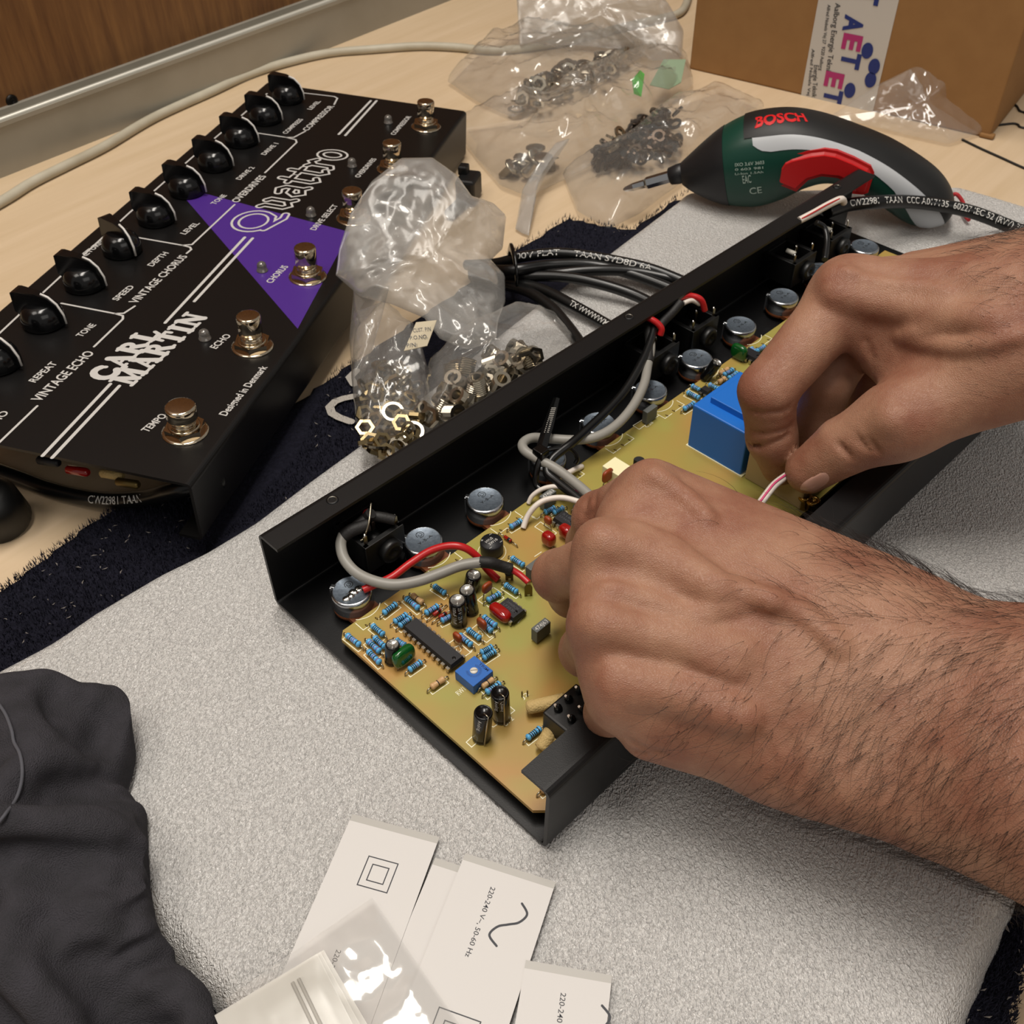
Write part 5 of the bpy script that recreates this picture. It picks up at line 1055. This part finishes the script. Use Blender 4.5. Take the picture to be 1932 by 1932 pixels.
# ------------------------------------------------------------------ hardware in the bags
M_nickel = mat('nickel', '#a89f8e', .26, 1.0); M_bras = mat('yellow_nickel', '#9c8a66', .30, 1.0); M_dk = mat('dark_steel', '#3a2f26', .32, .8)
def ring_mesh(ro, ri, h, m, n=20):
    mb = MB(); mb.lathe([(ri, 0), (ro, 0), (ro, h), (ri, h), (ri, 0)], m, None, n, smooth=False, cap=False); o = mb.build('tmp'); me = o.data; bpy.data.objects.remove(o); return me
def nut_mesh(ro, ri, h, m):
    mb = MB(); mb.lathe([(ri, 0), (ro, 0), (ro, h), (ri, h), (ri, 0)], m, None, 6, smooth=False, cap=False); o = mb.build('tmp'); me = o.data; bpy.data.objects.remove(o); return me
def screw_mesh(r, L, m):
    mb = MB(); mb.lathe([(r*.2, -L), (r, -L*.9), (r, -.0003), (r*2, 0), (r*1.9, .0008), (r*1.2, .0014), (0, .0015)], m, None, 10); o = mb.build('tmp'); me = o.data; bpy.data.objects.remove(o); return me
def bush_mesh(r, L, m):
    mb = MB(); pr = []; k = 8
    for i in range(k): pr += [(r, L*i/k), (r*.88, L*(i+.5)/k)]
    mb.lathe(pr+[(r, L), (r*.6, L), (r*.6, L*.2)], m, None, 14, smooth=False); o = mb.build('tmp'); me = o.data; bpy.data.objects.remove(o); return me
def scatter(name, me, poly, n, z0, z1, label, cat, group, seed):
    rnd = random.Random(seed); x0, x1 = min(p[0] for p in poly), max(p[0] for p in poly); y0, y1 = min(p[1] for p in poly), max(p[1] for p in poly); k = 0; first = None
    while k < n:
        x, y = rnd.uniform(x0, x1), rnd.uniform(y0, y1)
        if not in_poly(x, y, poly): continue
        if first is None: o = link(name, me, None, label, cat, group); first = o
        else: o = first.copy(); COL.objects.link(o)
        z = rnd.uniform(z0, z1); o.location = P(x, y, z); f = .25+.75*(z-z0)/max(z1-z0, 1e-6); o.rotation_euler = (rnd.uniform(-1.3, 1.3)*f, rnd.uniform(-1.3, 1.3)*f, rnd.uniform(0, 6.28)); k += 1
pA = [(684, 735), (690, 860), (735, 858), (792, 820), (798, 740), (760, 700), (715, 690)]
scatter('hex_nut', nut_mesh(.0044, .0028, .0018, M_bras), pA, 52, .0065, .016, 'yellowish metal hex nut in the clear bag behind the chassis rim', 'nut', 'nuts in the bag behind the rim', 1); scatter('washer', ring_mesh(.0050, .0037, .0010, M_nickel), pA, 30, .0065, .0175, 'bright washer in the clear bag behind the chassis rim', 'washer', 'washers in the bag behind the rim', 2)
pB = [(812, 790), (820, 812), (900, 762), (975, 712), (1012, 690), (1015, 668), (975, 660), (900, 690), (840, 720)]
scatter('threaded_bushing', bush_mesh(.0042, .0085, M_nickel), pB, 26, .007, .015, 'silver threaded bushing in the clear bag behind the chassis rim', 'bushing', 'bushings in the bag behind the rim', 3); scatter('hex_nut', nut_mesh(.0050, .0032, .0022, M_nickel), pB, 30, .0065, .017, 'silver hex nut in the bag of bushings behind the chassis rim', 'nut', 'nuts in the bag of bushings', 4)
pC = [(965, 200), (985, 170), (1040, 135), (1110, 110), (1180, 92), (1195, 100), (1180, 122), (1110, 155), (1030, 190), (975, 212)]
scatter('washer', ring_mesh(.0065, .0042, .0010, M_nickel), pC, 60, ZT+.003, ZT+.015, 'silver washer in the clear bag at the back of the bench', 'washer', 'washers in the back bag', 5); scatter('hex_nut', nut_mesh(.0060, .0036, .0022, M_nickel), pC, 30, ZT+.003, ZT+.015, 'silver hex nut in the clear bag at the back of the bench', 'nut', 'nuts in the back bag', 6)
pD = [(1115, 298), (1150, 262), (1210, 222), (1280, 196), (1282, 275), (1230, 298), (1150, 304)]
scatter('dark_washer', ring_mesh(.0048, .0030, .0016, M_dk), pD, 60, ZT+.005, ZT+.012, 'dark washer in the clear bag near the screwdriver bit', 'washer', 'dark hardware near the bit', 7); scatter('dark_screw', screw_mesh(.0016, .009, M_dk), pD, 50, ZT+.005, ZT+.013, 'dark small screw in the clear bag near the screwdriver bit', 'screw', 'dark screws near the bit', 8)
scatter('lock_washer', ring_mesh(.0052, .0030, .0018, M_nickel), [(1140, 255), (1170, 250), (1172, 285), (1142, 282)], 4, ZT+.013, ZT+.016, 'shiny washer on top of the dark screws', 'washer', 'shiny washers on the dark screws', 9)
scatter('machine_screw', screw_mesh(.0032, .012, M_nickel), [(942, 300), (985, 300), (985, 335), (950, 335)], 3, ZT+.006, ZT+.010, 'silver screw in the middle bag left of the white strip', 'screw', 'screws left of the white strip', 10); scatter('machine_screw', screw_mesh(.0036, .010, M_nickel), [(1000, 270), (1055, 265), (1050, 325), (1005, 325)], 6, ZT+.005, ZT+.010, 'silver screw in the middle bag right of the white strip', 'screw', 'screws right of the white strip', 11)
# zip bags on the labels
def film(name, a, b, length, z0, z1, m, label, seed, amp=.0006, fq=40, group=None):
    A, B = P(*a, z0), P(*b, z0); x = B-A; w = x.length; x.normalize(); y = Vector((x.y, -x.x, 0))
    mb = MB(); N = 36; vs = []
    for s in (0, 1):
        for i in range(N+1):
            for j in range(N+1):
                p = A+x*(w*i/N)+y*(length*j/N); h = z0+(z1-z0)*j/N+amp*(ridged(p, fq, seed)+.8)*min(1, 6*min(i, N-i, j, N-j)/N+.3); vs.append((p.x, p.y, h+s*.0005))
    K = (N+1)**2; fs = []
    for s in (0, 1): fs += [(s*K+i*(N+1)+j, s*K+(i+1)*(N+1)+j, s*K+(i+1)*(N+1)+j+1, s*K+i*(N+1)+j+1) for i in range(N) for j in range(N)]
    mb.add(vs, fs, m, True); o = mb.build(name, None, label, 'plastic bag', group)
    return o, A, x, y, w
film('clear_pouch', Z6(55, 880), Z6(688, 445), .09, .0066, .0072, M_bagc, 'large clear pouch lying over the left paper label', 31, .0010, 85)
for k in range(3):
    o, A, x, y, w = film('zip_bag', Z6(28-k*8, 968-k*10), Z6(480-k*14, 668+k*8), .07, .0084+k*.0012, .0086+k*.0012, M_zip, ['bottom zip bag of the small milky stack', 'middle zip bag of the small milky stack', 'top zip bag of the small milky stack'][k], 33+k, .0004, group='milky zip bag stack')
    for j in (.70, .76):
        mb = MB(); mb.tube([A+x*(w*j)+y*.004+Vector((0, 0, .0014)), A+x*(w*j)+y*.069+Vector((0, 0, .0014))], .0006, M_zip, 6); mb.build('zipper', o)
# ------------------------------------------------------------------ dark T-shirt heap
M_cloth = mat('charcoal_jersey', '#343336', .92, spec=.15, var=('#403e43', 120, 4, .25), bump=('noise', 2200, .8, .0012))
S = SDF((-.205, .055, -.006), (-.055, .275, .058), .0015)
Z5 = ZM(0, 1232, S7)
def chain(S, pts, k=.004, f=None, sub=False):
    """pts: (x,y,z,r) in zoom pixels"""
    for a, b in zip(pts[:-1], pts[1:]): S.cap(P(*f(a[0], a[1]), a[2]), P(*f(b[0], b[1]), b[2]), a[3], b[3], k, sub)
for cx, cy, cz, rx, ry, rz in ((60, 1560, .0, .036, .052, .024), (-120, 780, .0, .040, .040, .020), (330, 480, .0, .032, .024, .007), (330, 1250, .0, .024, .034, .016), (480, 1720, -.002, .022, .030, .013), (250, 850, .0, .022, .020, .008)):
    S.ell(P(*Z5(cx, cy), cz), np.eye(3), (rx, ry, rz), .004)
chain(S, [(-80, 350, .018, .009), (60, 330, .020, .008), (220, 310, .020, .0075), (380, 285, .019, .0072), (520, 265, .016, .0068), (600, 300, .014, .0062), (640, 380, .013, .0060), (650, 480, .012, .0060), (630, 570, .011, .0064), (570, 640, .010, .0070)], .0009, Z5)
chain(S, [(-60, 640, .028, .009), (60, 560, .029, .0075), (170, 480, .027, .0062), (290, 400, .023, .0054), (400, 330, .019, .0046)], .0009, Z5)
chain(S, [(60, 720, .028, .007), (180, 600, .026, .0060), (300, 500, .022, .0050), (400, 440, .017, .0040)], .0009, Z5)
chain(S, [(150, 770, .026, .0062), (230, 680, .025, .0058), (330, 630, .021, .0056), (450, 620, .016, .0054), (560, 630, .012, .0056)], .0009, Z5)
chain(S, [(160, 780, .026, .0055), (230, 850, .025, .0055), (330, 870, .021, .0055), (430, 830, .016, .0055), (530, 760, .012, .0060), (590, 720, .009, .0060)], .0009, Z5)
chain(S, [(280, 760, .021, .0060), (420, 740, .015, .0060)], .0012, Z5)
chain(S, [(-60, 960, .028, .0090), (60, 960, .028, .0080), (180, 1010, .026, .0075), (310, 1030, .023, .0072), (440, 990, .018, .0070), (560, 930, .013, .0068), (655, 880, .009, .0055), (700, 850, .007, .0040)], .0009, Z5)
chain(S, [(690, 870, .006, .0048), (690, 1000, .006, .0058), (690, 1150, .007, .0064), (700, 1320, .006, .0064), (740, 1480, .004, .0064), (820, 1640, .002, .0060), (880, 1800, .0, .0055), (920, 1960, -.001, .0050)], .006, Z5)
chain(S, [(560, 980, .013, .009), (570, 1200, .012, .010), (600, 1400, .009, .010), (660, 1600, .005, .009), (740, 1800, .002, .008)], .008, Z5); chain(S, [(380, 1100, .019, .010), (420, 1400, .014, .011), (480, 1650, .008, .010)], .008, Z5)
chain(S, [(-20, 1180, .026, .006), (150, 1260, .026, .0060), (330, 1370, .021, .0050), (480, 1520, .014, .0045), (600, 1680, .008, .004)], .0012, Z5); chain(S, [(-20, 1480, .026, .006), (120, 1600, .024, .006), (300, 1760, .017, .005), (420, 1900, .011, .005)], .0012, Z5)
chain(S, [(-40, 250, .029, .007), (40, 320, .033, .0055), (75, 440, .035, .0048), (105, 600, .035, .0048), (90, 720, .034, .0048), (40, 820, .033, .0055), (-30, 900, .030, .007)], .0007, Z5)
chain(S, [(30, 1090, .037, .0045), (180, 1120, .034, .0045), (330, 1130, .029, .0040)], .003, Z5, True)
# height of the heap below, then a slack sheet settles over it (position based cloth)
HX, HY = S.ax[0], S.ax[1]; neg = S.d < 0; top_i = neg.shape[2]-1-np.argmax(neg[:, :, ::-1], axis=2); Hm = np.where(neg.any(2), S.ax[2][top_i], .001)
opx = [(-170, 1395), (0, 1364), (60, 1368), (130, 1358), (195, 1342), (232, 1350), (250, 1376), (257, 1425), (249, 1468), (236, 1492), (256, 1512), (277, 1533), (279, 1600), (284, 1680), (297, 1750), (330, 1820), (372, 1880), (390, 1932), (405, 2030), (-170, 2030)]
opoly = [tuple(P(x, y, .004)[:2]) for x, y in opx]
hs = .0026; gx = np.arange(min(p[0] for p in opoly)-hs, max(p[0] for p in opoly)+hs, hs); gy = np.arange(min(p[1] for p in opoly)-hs, max(p[1] for p in opoly)+hs, hs)
GX, GY = np.meshgrid(gx, gy, indexing='ij'); gsd = poly_sd(GX, GY, opoly); ins = gsd > -hs*.75; edge = gsd < hs*.7
g0, g1 = np.gradient(gsd, hs); gn = np.hypot(g0, g1)+1e-9; mv = ins & edge; GX = GX-np.where(mv, gsd*g0/gn, 0); GY = GY-np.where(mv, gsd*g1/gn, 0)
def hmap(X_, Y_):
    a = np.clip(((X_-HX[0])/S.h).astype(int), 0, len(HX)-1); b_ = np.clip(((Y_-HY[0])/S.h).astype(int), 0, len(HY)-1); return np.maximum(Hm[a, b_], .0025)
rg = np.random.default_rng(11); Pp = np.stack([GX, GY, hmap(GX, GY)+.004+rg.normal(0, .0006, GX.shape)], 2); Pp[edge, 2] = .0035; pin = edge | ~ins; rest0 = Pp.copy()
links_ = []
for dx, dy, st in ((1, 0, 1.), (0, 1, 1.), (1, 1, .8), (1, -1, .8), (2, 0, .5), (0, 2, .5), (4, 0, .35), (0, 4, .35), (3, 3, .25), (3, -3, .25)): links_.append((dx, dy, st, math.hypot(dx, dy)*hs*(1.55 if dx+abs(dy) < 3 else 1.50)))
nx_, ny_ = GX.shape
for it in range(520):
    cor = np.zeros_like(Pp); cnt = np.zeros(GX.shape)
    Pp[~pin, 2] -= .00005
    for dx, dy, st, L0 in links_:
        sa = (slice(0, nx_-dx), slice(0, ny_-dy) if dy >= 0 else slice(-dy, ny_)); sb = (slice(dx, nx_), slice(dy, ny_) if dy >= 0 else slice(0, ny_+dy))
        dv = Pp[sb]-Pp[sa]; ln_ = np.linalg.norm(dv, axis=2)+1e-9; f_ = (st*.5*(ln_-L0)/ln_)[:, :, None]*dv
        ok_ = (ins[sa] & ins[sb])[:, :, None]; f_ = f_*ok_; cor[sa] += f_; cor[sb] -= f_; cnt[sa] += ok_[:, :, 0]*st; cnt[sb] += ok_[:, :, 0]*st
    Pp[~pin] += (cor/np.maximum(cnt, 1)[:, :, None]*1.5)[~pin]
    lowz = hmap(Pp[:, :, 0], Pp[:, :, 1]); Pp[:, :, 2] = np.where(pin, Pp[:, :, 2], np.maximum(Pp[:, :, 2], lowz))
V, F = grid_mesh(Pp[:, :, 0], Pp[:, :, 1], Pp[:, :, 2], ins)
mb = MB(); mb.add(V, F, M_cloth, True)
cloth = mb.build('t_shirt', None, 'crumpled charcoal jersey shirt heaped at the lower left', 'shirt')
ss = cloth.modifiers.new('smooth', 'SUBSURF'); ss.levels = 2; ss.render_levels = 2
ctree = BVHTree.FromPolygons(V, F)
def chit(px, py):
    h = ctree.ray_cast(CAM, ray(px, py).normalized()); return h[0]
M_seam = mat('grey_thread', '#4a4a50', .8)
seam = [chit(*Z5(x, y)) for x, y in ((2, 262), (40, 320), (70, 400), (82, 460), (112, 520), (125, 600), (118, 680), (90, 760), (40, 830), (2, 880))]; seam = [p for p in seam if p]; seam = [p-FW*.0007 for p in seam]
if len(seam) > 3:
    mb = MB(); mb.tube(catmull([p-FW*.0004 for p in seam], 6), .00055, M_seam, 6); mb.build('hem_stitching', cloth)
# ------------------------------------------------------------------ the person's two arms
M_skin = mat('skin', '#a8755a', .46, spec=.4, sss=.12, sssr=(.0035, .0012, .0007)); nt = M_skin.node_tree; b = nt.nodes['Principled BSDF']
tc = nt.nodes.new('ShaderNodeTexCoord'); n1 = nt.nodes.new('ShaderNodeTexNoise'); n1.inputs['Scale'].default_value = 38; n1.inputs['Detail'].default_value = 5; n1.inputs['Roughness'].default_value = .6; nt.links.new(tc.outputs['Object'], n1.inputs['Vector'])
rp = nt.nodes.new('ShaderNodeValToRGB'); rp.color_ramp.elements[0].position = .34; rp.color_ramp.elements[0].color = srgb('#845643'); rp.color_ramp.elements[1].position = .62; rp.color_ramp.elements[1].color = srgb('#9c745d')
nt.links.new(n1.outputs['Fac'], rp.inputs['Fac']); nt.links.new(rp.outputs['Color'], b.inputs['Base Color'])
v1 = nt.nodes.new('ShaderNodeTexVoronoi'); v1.feature = 'DISTANCE_TO_EDGE'; v1.inputs['Scale'].default_value = 1300; n2 = nt.nodes.new('ShaderNodeTexNoise'); n2.inputs['Scale'].default_value = 220; n2.inputs['Detail'].default_value = 6
mp = nt.nodes.new('ShaderNodeMapping'); mp.inputs['Scale'].default_value = (1, 1.6, 1); nt.links.new(tc.outputs['Object'], mp.inputs['Vector']); nt.links.new(mp.outputs['Vector'], v1.inputs['Vector']); nt.links.new(mp.outputs['Vector'], n2.inputs['Vector'])
a2 = nt.nodes.new('ShaderNodeMath'); a2.operation = 'MULTIPLY_ADD'; a2.inputs[1].default_value = .6; nt.links.new(v1.outputs['Distance'], a2.inputs[0]); nt.links.new(n2.outputs['Fac'], a2.inputs[2])
bp = nt.nodes.new('ShaderNodeBump'); bp.inputs['Strength'].default_value = .5; bp.inputs['Distance'].default_value = .0008; nt.links.new(a2.outputs[0], bp.inputs['Height']); nt.links.new(bp.outputs['Normal'], b.inputs['Normal'])
def J(px, py, z, rpx):
    p = P(px, py, z); return (np.array(p), rpx*depth_of(p)/FPX)
class Limb:
    def __init__(s): s.ops = []
    def seg(s, a, b, k=.004, sub=False): s.ops.append(('cap', a, b, k, sub))
    def chain(s, js, k=.004):
        for a, b in zip(js[:-1], js[1:]): s.seg(a, b, k)
    def flat(s, a, b, side, wa, wb, ta, tb, k): s.ops.append(('ecap', a, b, side, wa, wb, ta, tb, k))
    def build(s, h):
        pts = []
        for o in s.ops:
            if o[0] == 'cap': pts += [o[1][0]-o[1][1], o[1][0]+o[1][1], o[2][0]-o[2][1], o[2][0]+o[2][1]]
            else: pts += [o[1]-o[4], o[1]+o[4], o[2]-o[5], o[2]+o[5]]
        pts = np.array(pts); S = SDF(pts.min(0)-.006, pts.max(0)+.006, h)
        for o in s.ops:
            if o[0] == 'cap': S.cap(o[1][0], o[2][0], o[1][1], o[2][1], o[3], o[4])
            else: S.ecap(o[1], o[2], o[3], o[4], o[5], o[6], o[7], o[8])
        return S
def vein(S, pts, r=.0022, sink=.0010, k=.003):
    h = [S.hit(x, y) for x, y in pts]; h = [p for p in h if p]
    if len(h) < 2: return
    c = catmull(h, 4)
    for a, b_ in zip(c[:-1], c[1:]): S.cap(a+FW*sink, b_+FW*sink, r, r, k)
def crease(S, pts, r=.0009, out=.0003, k=.0012):
    h = [S.hit(x, y) for x, y in pts]; h = [p for p in h if p]
    if len(h) < 2: return
    c = catmull(h, 4)
    for a, b_ in zip(c[:-1], c[1:]): S.cap(a-FW*out, b_-FW*out, r, r, k, True)
HZ = ZM(950, 850, 982/1932)
# ---- left hand (nearest): back of the hand up, fingers bent down to the board
Lh = Limb()
iM, mM, rM, pM = J(1236, 940, .083, 68), J(1152, 1050, .085, 62), J(1138, 1185, .078, 60), J(1172, 1318, .064, 58)
W_ = J(1670, 1285, .062, 100)
wi, wm, wr_, wp = J(1640, 1130, .070, 84), J(1650, 1225, .070, 92), J(1640, 1320, .064, 92), J(1600, 1440, .054, 82)
Lh.seg(iM, wi, .012); Lh.seg(mM, wm, .016); Lh.seg(rM, wr_, .016); Lh.seg(pM, wp, .016)
Lh.seg(J(1225, 1000, .079, 68), J(1640, 1175, .071, 90), .016); Lh.seg(J(1215, 1010, .078, 66), wm, .014); Lh.seg(J(1165, 1120, .077, 64), wm, .014); Lh.seg(J(1180, 1255, .066, 62), wr_, .014)
Lh.seg(J(1230, 1040, .062, 90), J(1560, 1250, .050, 110), .012); Lh.seg(J(1250, 1230, .054, 90), J(1540, 1350, .046, 100), .012)     # palm
Lh.seg(J(1480, 1040, .056, 70), J(1300, 980, .048, 55), .010); Lh.seg(J(1300, 980, .048, 55), J(1180, 985, .034, 46), .005); Lh.seg(J(1180, 985, .034, 46), J(1118, 1010, .022, 36), .003)   # thumb below the index
Lh.seg(J(1225, 1385, .052, 48), J(1500, 1455, .046, 56), .010); Lh.seg(J(1480, 1425, .050, 76), J(1740, 1512, .054, 96), .012)
fa = np.array(P(1720, 1290, .062)); fb = np.array(P(2300, 1560, .075)); side = np.array(P(1700, 1100, .066))-np.array(P(1640, 1520, .050))
Lh.flat(np.array(P(1650, 1280, .062)), fa, side, .0300, .0305, .0215, .0220, .010); Lh.flat(fa, np.array(P(1950, 1400, .066)), side, .0310, .0385, .0225, .0300, .010); Lh.flat(np.array(P(1950, 1400, .066)), fb, side, .0385, .0440, .0300, .0380, .010)
Lh.chain([J(1225, 938, .082, 64), J(1132, 978, .058, 50), J(1112, 1025, .036, 42), J(1120, 1050, .020, 34)], .0032)
Lh.chain([J(1145, 1055, .083, 60), J(1054, 1086, .056, 48), J(1080, 1120, .032, 44), J(1130, 1140, .018, 36)], .0030)
Lh.chain([J(1132, 1190, .076, 58), J(1104, 1228, .047, 47), J(1140, 1255, .026, 42), J(1180, 1262, .017, 34)], .0030)
Lh.chain([J(1168, 1322, .062, 56), J(1146, 1345, .040, 42), J(1185, 1362, .024, 36), J(1220, 1360, .017, 30)], .0030)
SL = Lh.build(.0013)
for x, y, r in ((1232, 905, .006), (1135, 1028, .0075), (1128, 1178, .0070), (1168, 1318, .0055)):
    p = SL.hit(x, y)
    if p: SL.ell(p+FW*.0042, np.eye(3), (r, r, r), .006)
for pts in ([(470, 290), (560, 330), (640, 370), (720, 440), (800, 510)], [(560, 90), (640, 150), (700, 200), (760, 260)], [(380, 520), (540, 560), (690, 620), (790, 600), (900, 560), (1010, 560)], [(640, 660), (700, 740), (780, 790), (860, 820)],
            [(400, 800), (520, 840), (650, 870), (800, 910), (930, 990)], [(1000, 560), (1100, 600), (1200, 680), (1260, 740)], [(800, 510), (880, 520), (1000, 560)]):
    vein(SL, [HZ(*p) for p in pts], .0021, .0011)
for pts in ([(360, 330), (560, 400), (800, 520)], [(350, 640), (600, 700), (900, 760)], [(400, 860), (650, 920), (900, 1000)]): vein(SL, [HZ(*p) for p in pts], .0034, .0024, .005)
for pts in ([(310, 180), (300, 210), (290, 240)], [(340, 170), (330, 215), (310, 250)], [(440, 1095), (480, 1120), (540, 1130)], [(470, 1080), (520, 1110), (600, 1130)], [(1060, 1060), (1090, 1160), (1100, 1260)], [(980, 1070), (1000, 1180), (1010, 1270)]): crease(SL, [HZ(*p) for p in pts], .0007, .00025)
# ---- right hand (further): index and thumb pinch the striped wire
Rh = Limb()
Rh.chain([J(1602, 556, .090, 64), J(1448, 737, .066, 53), J(1456, 825, .044, 46), J(1474, 878, .0285, 38)], .0030)
Rh.chain([J(1700, 790, .068, 68), J(1592, 842, .052, 57)], .0032); Rh.seg(J(1592, 842, .052, 57), J(1526, 888, .0390, 44), .0006)
Rh.chain([J(1660, 560, .080, 58), J(1560, 725, .054, 46), J(1540, 800, .036, 40), J(1530, 850, .024, 34)], .0028)
Rh.chain([J(1730, 565, .070, 56), J(1650, 720, .044, 44), J(1625, 800, .028, 38), J(1600, 840, .020, 32)], .0028); Rh.chain([J(1800, 575, .060, 52), J(1740, 720, .036, 40), J(1700, 790, .024, 34)], .0028)
wR = J(1985, 600, .098, 140)
Rh.seg(J(1602, 556, .090, 66), J(1960, 590, .100, 104), .009); Rh.seg(J(1655, 556, .082, 62), J(1980, 540, .094, 108), .009); Rh.seg(J(1730, 545, .072, 70), J(1990, 530, .088, 110), .010); Rh.seg(J(1800, 560, .062, 80), J(2000, 560, .080, 110), .010)
Rh.seg(J(1700, 792, .066, 70), J(1900, 700, .086, 92), .009); Rh.seg(J(1690, 690, .072, 44), J(1880, 680, .086, 90), .012); Rh.seg(J(1660, 640, .078, 48), J(1900, 640, .092, 100), .010)
fR0, fR1 = np.array(P(1990, 600, .096)), np.array(P(2420, 520, .125)); sideR = np.array(P(1960, 460, .085))-np.array(P(1960, 740, .092))
Rh.flat(np.array(P(1900, 610, .094)), fR0, sideR, .030, .033, .024, .026, .012); Rh.flat(fR0, fR1, sideR, .0335, .041, .027, .036, .012)
SR = Rh.build(.0014)
for x, y, r in ((1585, 530, .0068), (1440, 735, .0050), (1690, 790, .005)):
    p = SR.hit(x, y)
    if p: SR.ell(p+FW*.0040, np.eye(3), (r, r, r), .005)
HR = ZM(1232, 400, S7)
for pts in ([(1010, 320), (1100, 360), (1250, 390), (1400, 400), (1550, 430)], [(1300, 640), (1450, 680), (1600, 700), (1750, 680), (1932, 640)], [(1350, 620), (1500, 600), (1700, 560)]): vein(SR, [HR(*p) for p in pts], .0022, .0012)
vein(SR, [HR(*p) for p in [(960, 420), (1200, 470), (1500, 520), (1800, 560)]], .0036, .0026, .005)
for pts in ([(500, 1040), (600, 1050), (720, 1020)], [(510, 1215), (600, 1215), (720, 1150)], [(520, 1150), (620, 1155), (730, 1110)],
            [(930, 780), (1030, 870), (1180, 890)], [(1120, 1180), (1180, 1260), (1200, 1330)], [(960, 1200), (1030, 1280), (1150, 1340)], [(1060, 1170), (1120, 1250)], [(1100, 660), (1140, 760)]): crease(SR, [HR(*p) for p in pts], .0008, .0002)
meL = SL.mesh('armL', M_skin); meR = SR.mesh('armR', M_skin)
bm = bmesh.new(); bm.from_mesh(meL); bm.from_mesh(meR); me = bpy.data.meshes.new('person'); bm.to_mesh(me); bm.free(); me.materials.append(M_skin); me.polygons.foreach_set('use_smooth', [True]*len(me.polygons))
person = link('person', me, None, 'bare hairy forearms and hands wiring the circuit board', 'person')
# thumb nail
M_nail = mat('nail', '#b58c7c', .22)
def patch(S, cx, cy, ax, ay, rot, name, m, lift_=.00035, n=14):
    vs, fs = [], []; ca, sa = math.cos(rot), math.sin(rot)
    for r in range(n//2+1):
        for i in range(24):
            a = 2*math.pi*i/24; t = r/(n//2); u_, v_ = ax*t*math.copysign(abs(math.cos(a))**.7, math.cos(a)), ay*t*math.copysign(abs(math.sin(a))**.8, math.sin(a)); p = S.hit(cx+u_*ca-v_*sa, cy+u_*sa+v_*ca)
            vs.append((p if p else P(cx, cy, .03))-FW*lift_*(1-.9*t**4))
    for r in range(n//2):
        for i in range(24): fs.append((r*24+i, r*24+(i+1) % 24, (r+1)*24+(i+1) % 24, (r+1)*24+i))
    mb = MB(); mb.add(vs, fs, m, True); return mb.build(name, person)
patch(SR, 1537, 912, 30, 13, math.radians(-30), 'thumb_nail', M_nail, .0006)
# arm hair
M_hair = mat('dark_hair', '#1a100b', .45)
def hair(S, me, n, sel, dirf, lmin, lmax, seed, name):
    rnd = random.Random(seed); nv = len(me.vertices); mb = MB(); k = 0; tries = 0; vs, fs = [], []
    while k < n and tries < n*80:
        tries += 1; v = me.vertices[rnd.randrange(nv)]; x, y = proj(v.co); w = sel(x, y)
        if w <= 0 or rnd.random() > w: continue
        p = v.co.copy(); e = .001; nrm = Vector([S.val(np.array(p)+np.array(d))-S.val(np.array(p)-np.array(d)) for d in ((e, 0, 0), (0, e, 0), (0, 0, e))])
        if nrm.length < 1e-9: continue
        nrm.normalize()
        if nrm.dot(FW) > .35: continue
        d = dirf(x, y)+Vector((rnd.uniform(-1, 1), rnd.uniform(-1, 1), rnd.uniform(-1, 1)))*.28; d = (d-nrm*d.dot(nrm)); d.normalize(); L = rnd.uniform(lmin, lmax); sd_ = nrm.cross(d)*rnd.uniform(-.5, .5)
        pts = [p-nrm*.0002]; N = 6
        for i in range(1, N+1):
            t = i/N; pts.append(p+(d*t+sd_*t*t+nrm*(.55*t-.42*t*t))*L)
        b0 = len(vs); up = (nrm+d*.1).normalized()
        for i, q in enumerate(pts):
            r = .000054*(1-.65*i/N); a = (pts[min(i+1, N)]-pts[max(i-1, 0)]).normalized(); s1 = a.cross(up).normalized(); s2 = a.cross(s1)
            vs += [q+s1*r, q-s1*r*.5+s2*r*.87, q-s1*r*.5-s2*r*.87]
        for i in range(N):
            for j in range(3): fs.append((b0+i*3+j, b0+i*3+(j+1) % 3, b0+(i+1)*3+(j+1) % 3, b0+(i+1)*3+j))
        k += 1
    mb.add(vs, fs, M_hair, True); return mb.build(name, person, kind='stuff')
def selL(x, y):
    if x < 1210 or y < 900: return 0
    t = min(1, max(0, (x-1380+(y-1250)*.25)/260)); w = t**1.5
    if y > 1255 and x < 1480: w = max(w, .55*math.exp(-((y-1345)/70)**2)*min(1, (x-1210)/80))
    if x < 2000: return w*.9+(0.02 if x > 1350 else 0)
    return 0
dirL = lambda x, y: (-RT*.75-UP*(.75 if y > 1180 else -.1))
hair(SL, meL, 1900, selL, dirL, .007, .0165, 5, 'arm_hair')
selR = lambda x, y: (min(1, max(0, (x-1790)/160))*(1 if y < 560 else .35) if x < 2000 and y < 760 else 0)
hair(SR, meR, 420, selR, lambda x, y: -RT*.7+UP*.15, .005, .011, 6, 'arm_hair')
bpy.data.objects.remove(_fo, do_unlink=True); bpy.data.curves.remove(_fc)
for m_ in (meL, meR): bpy.data.meshes.remove(m_)
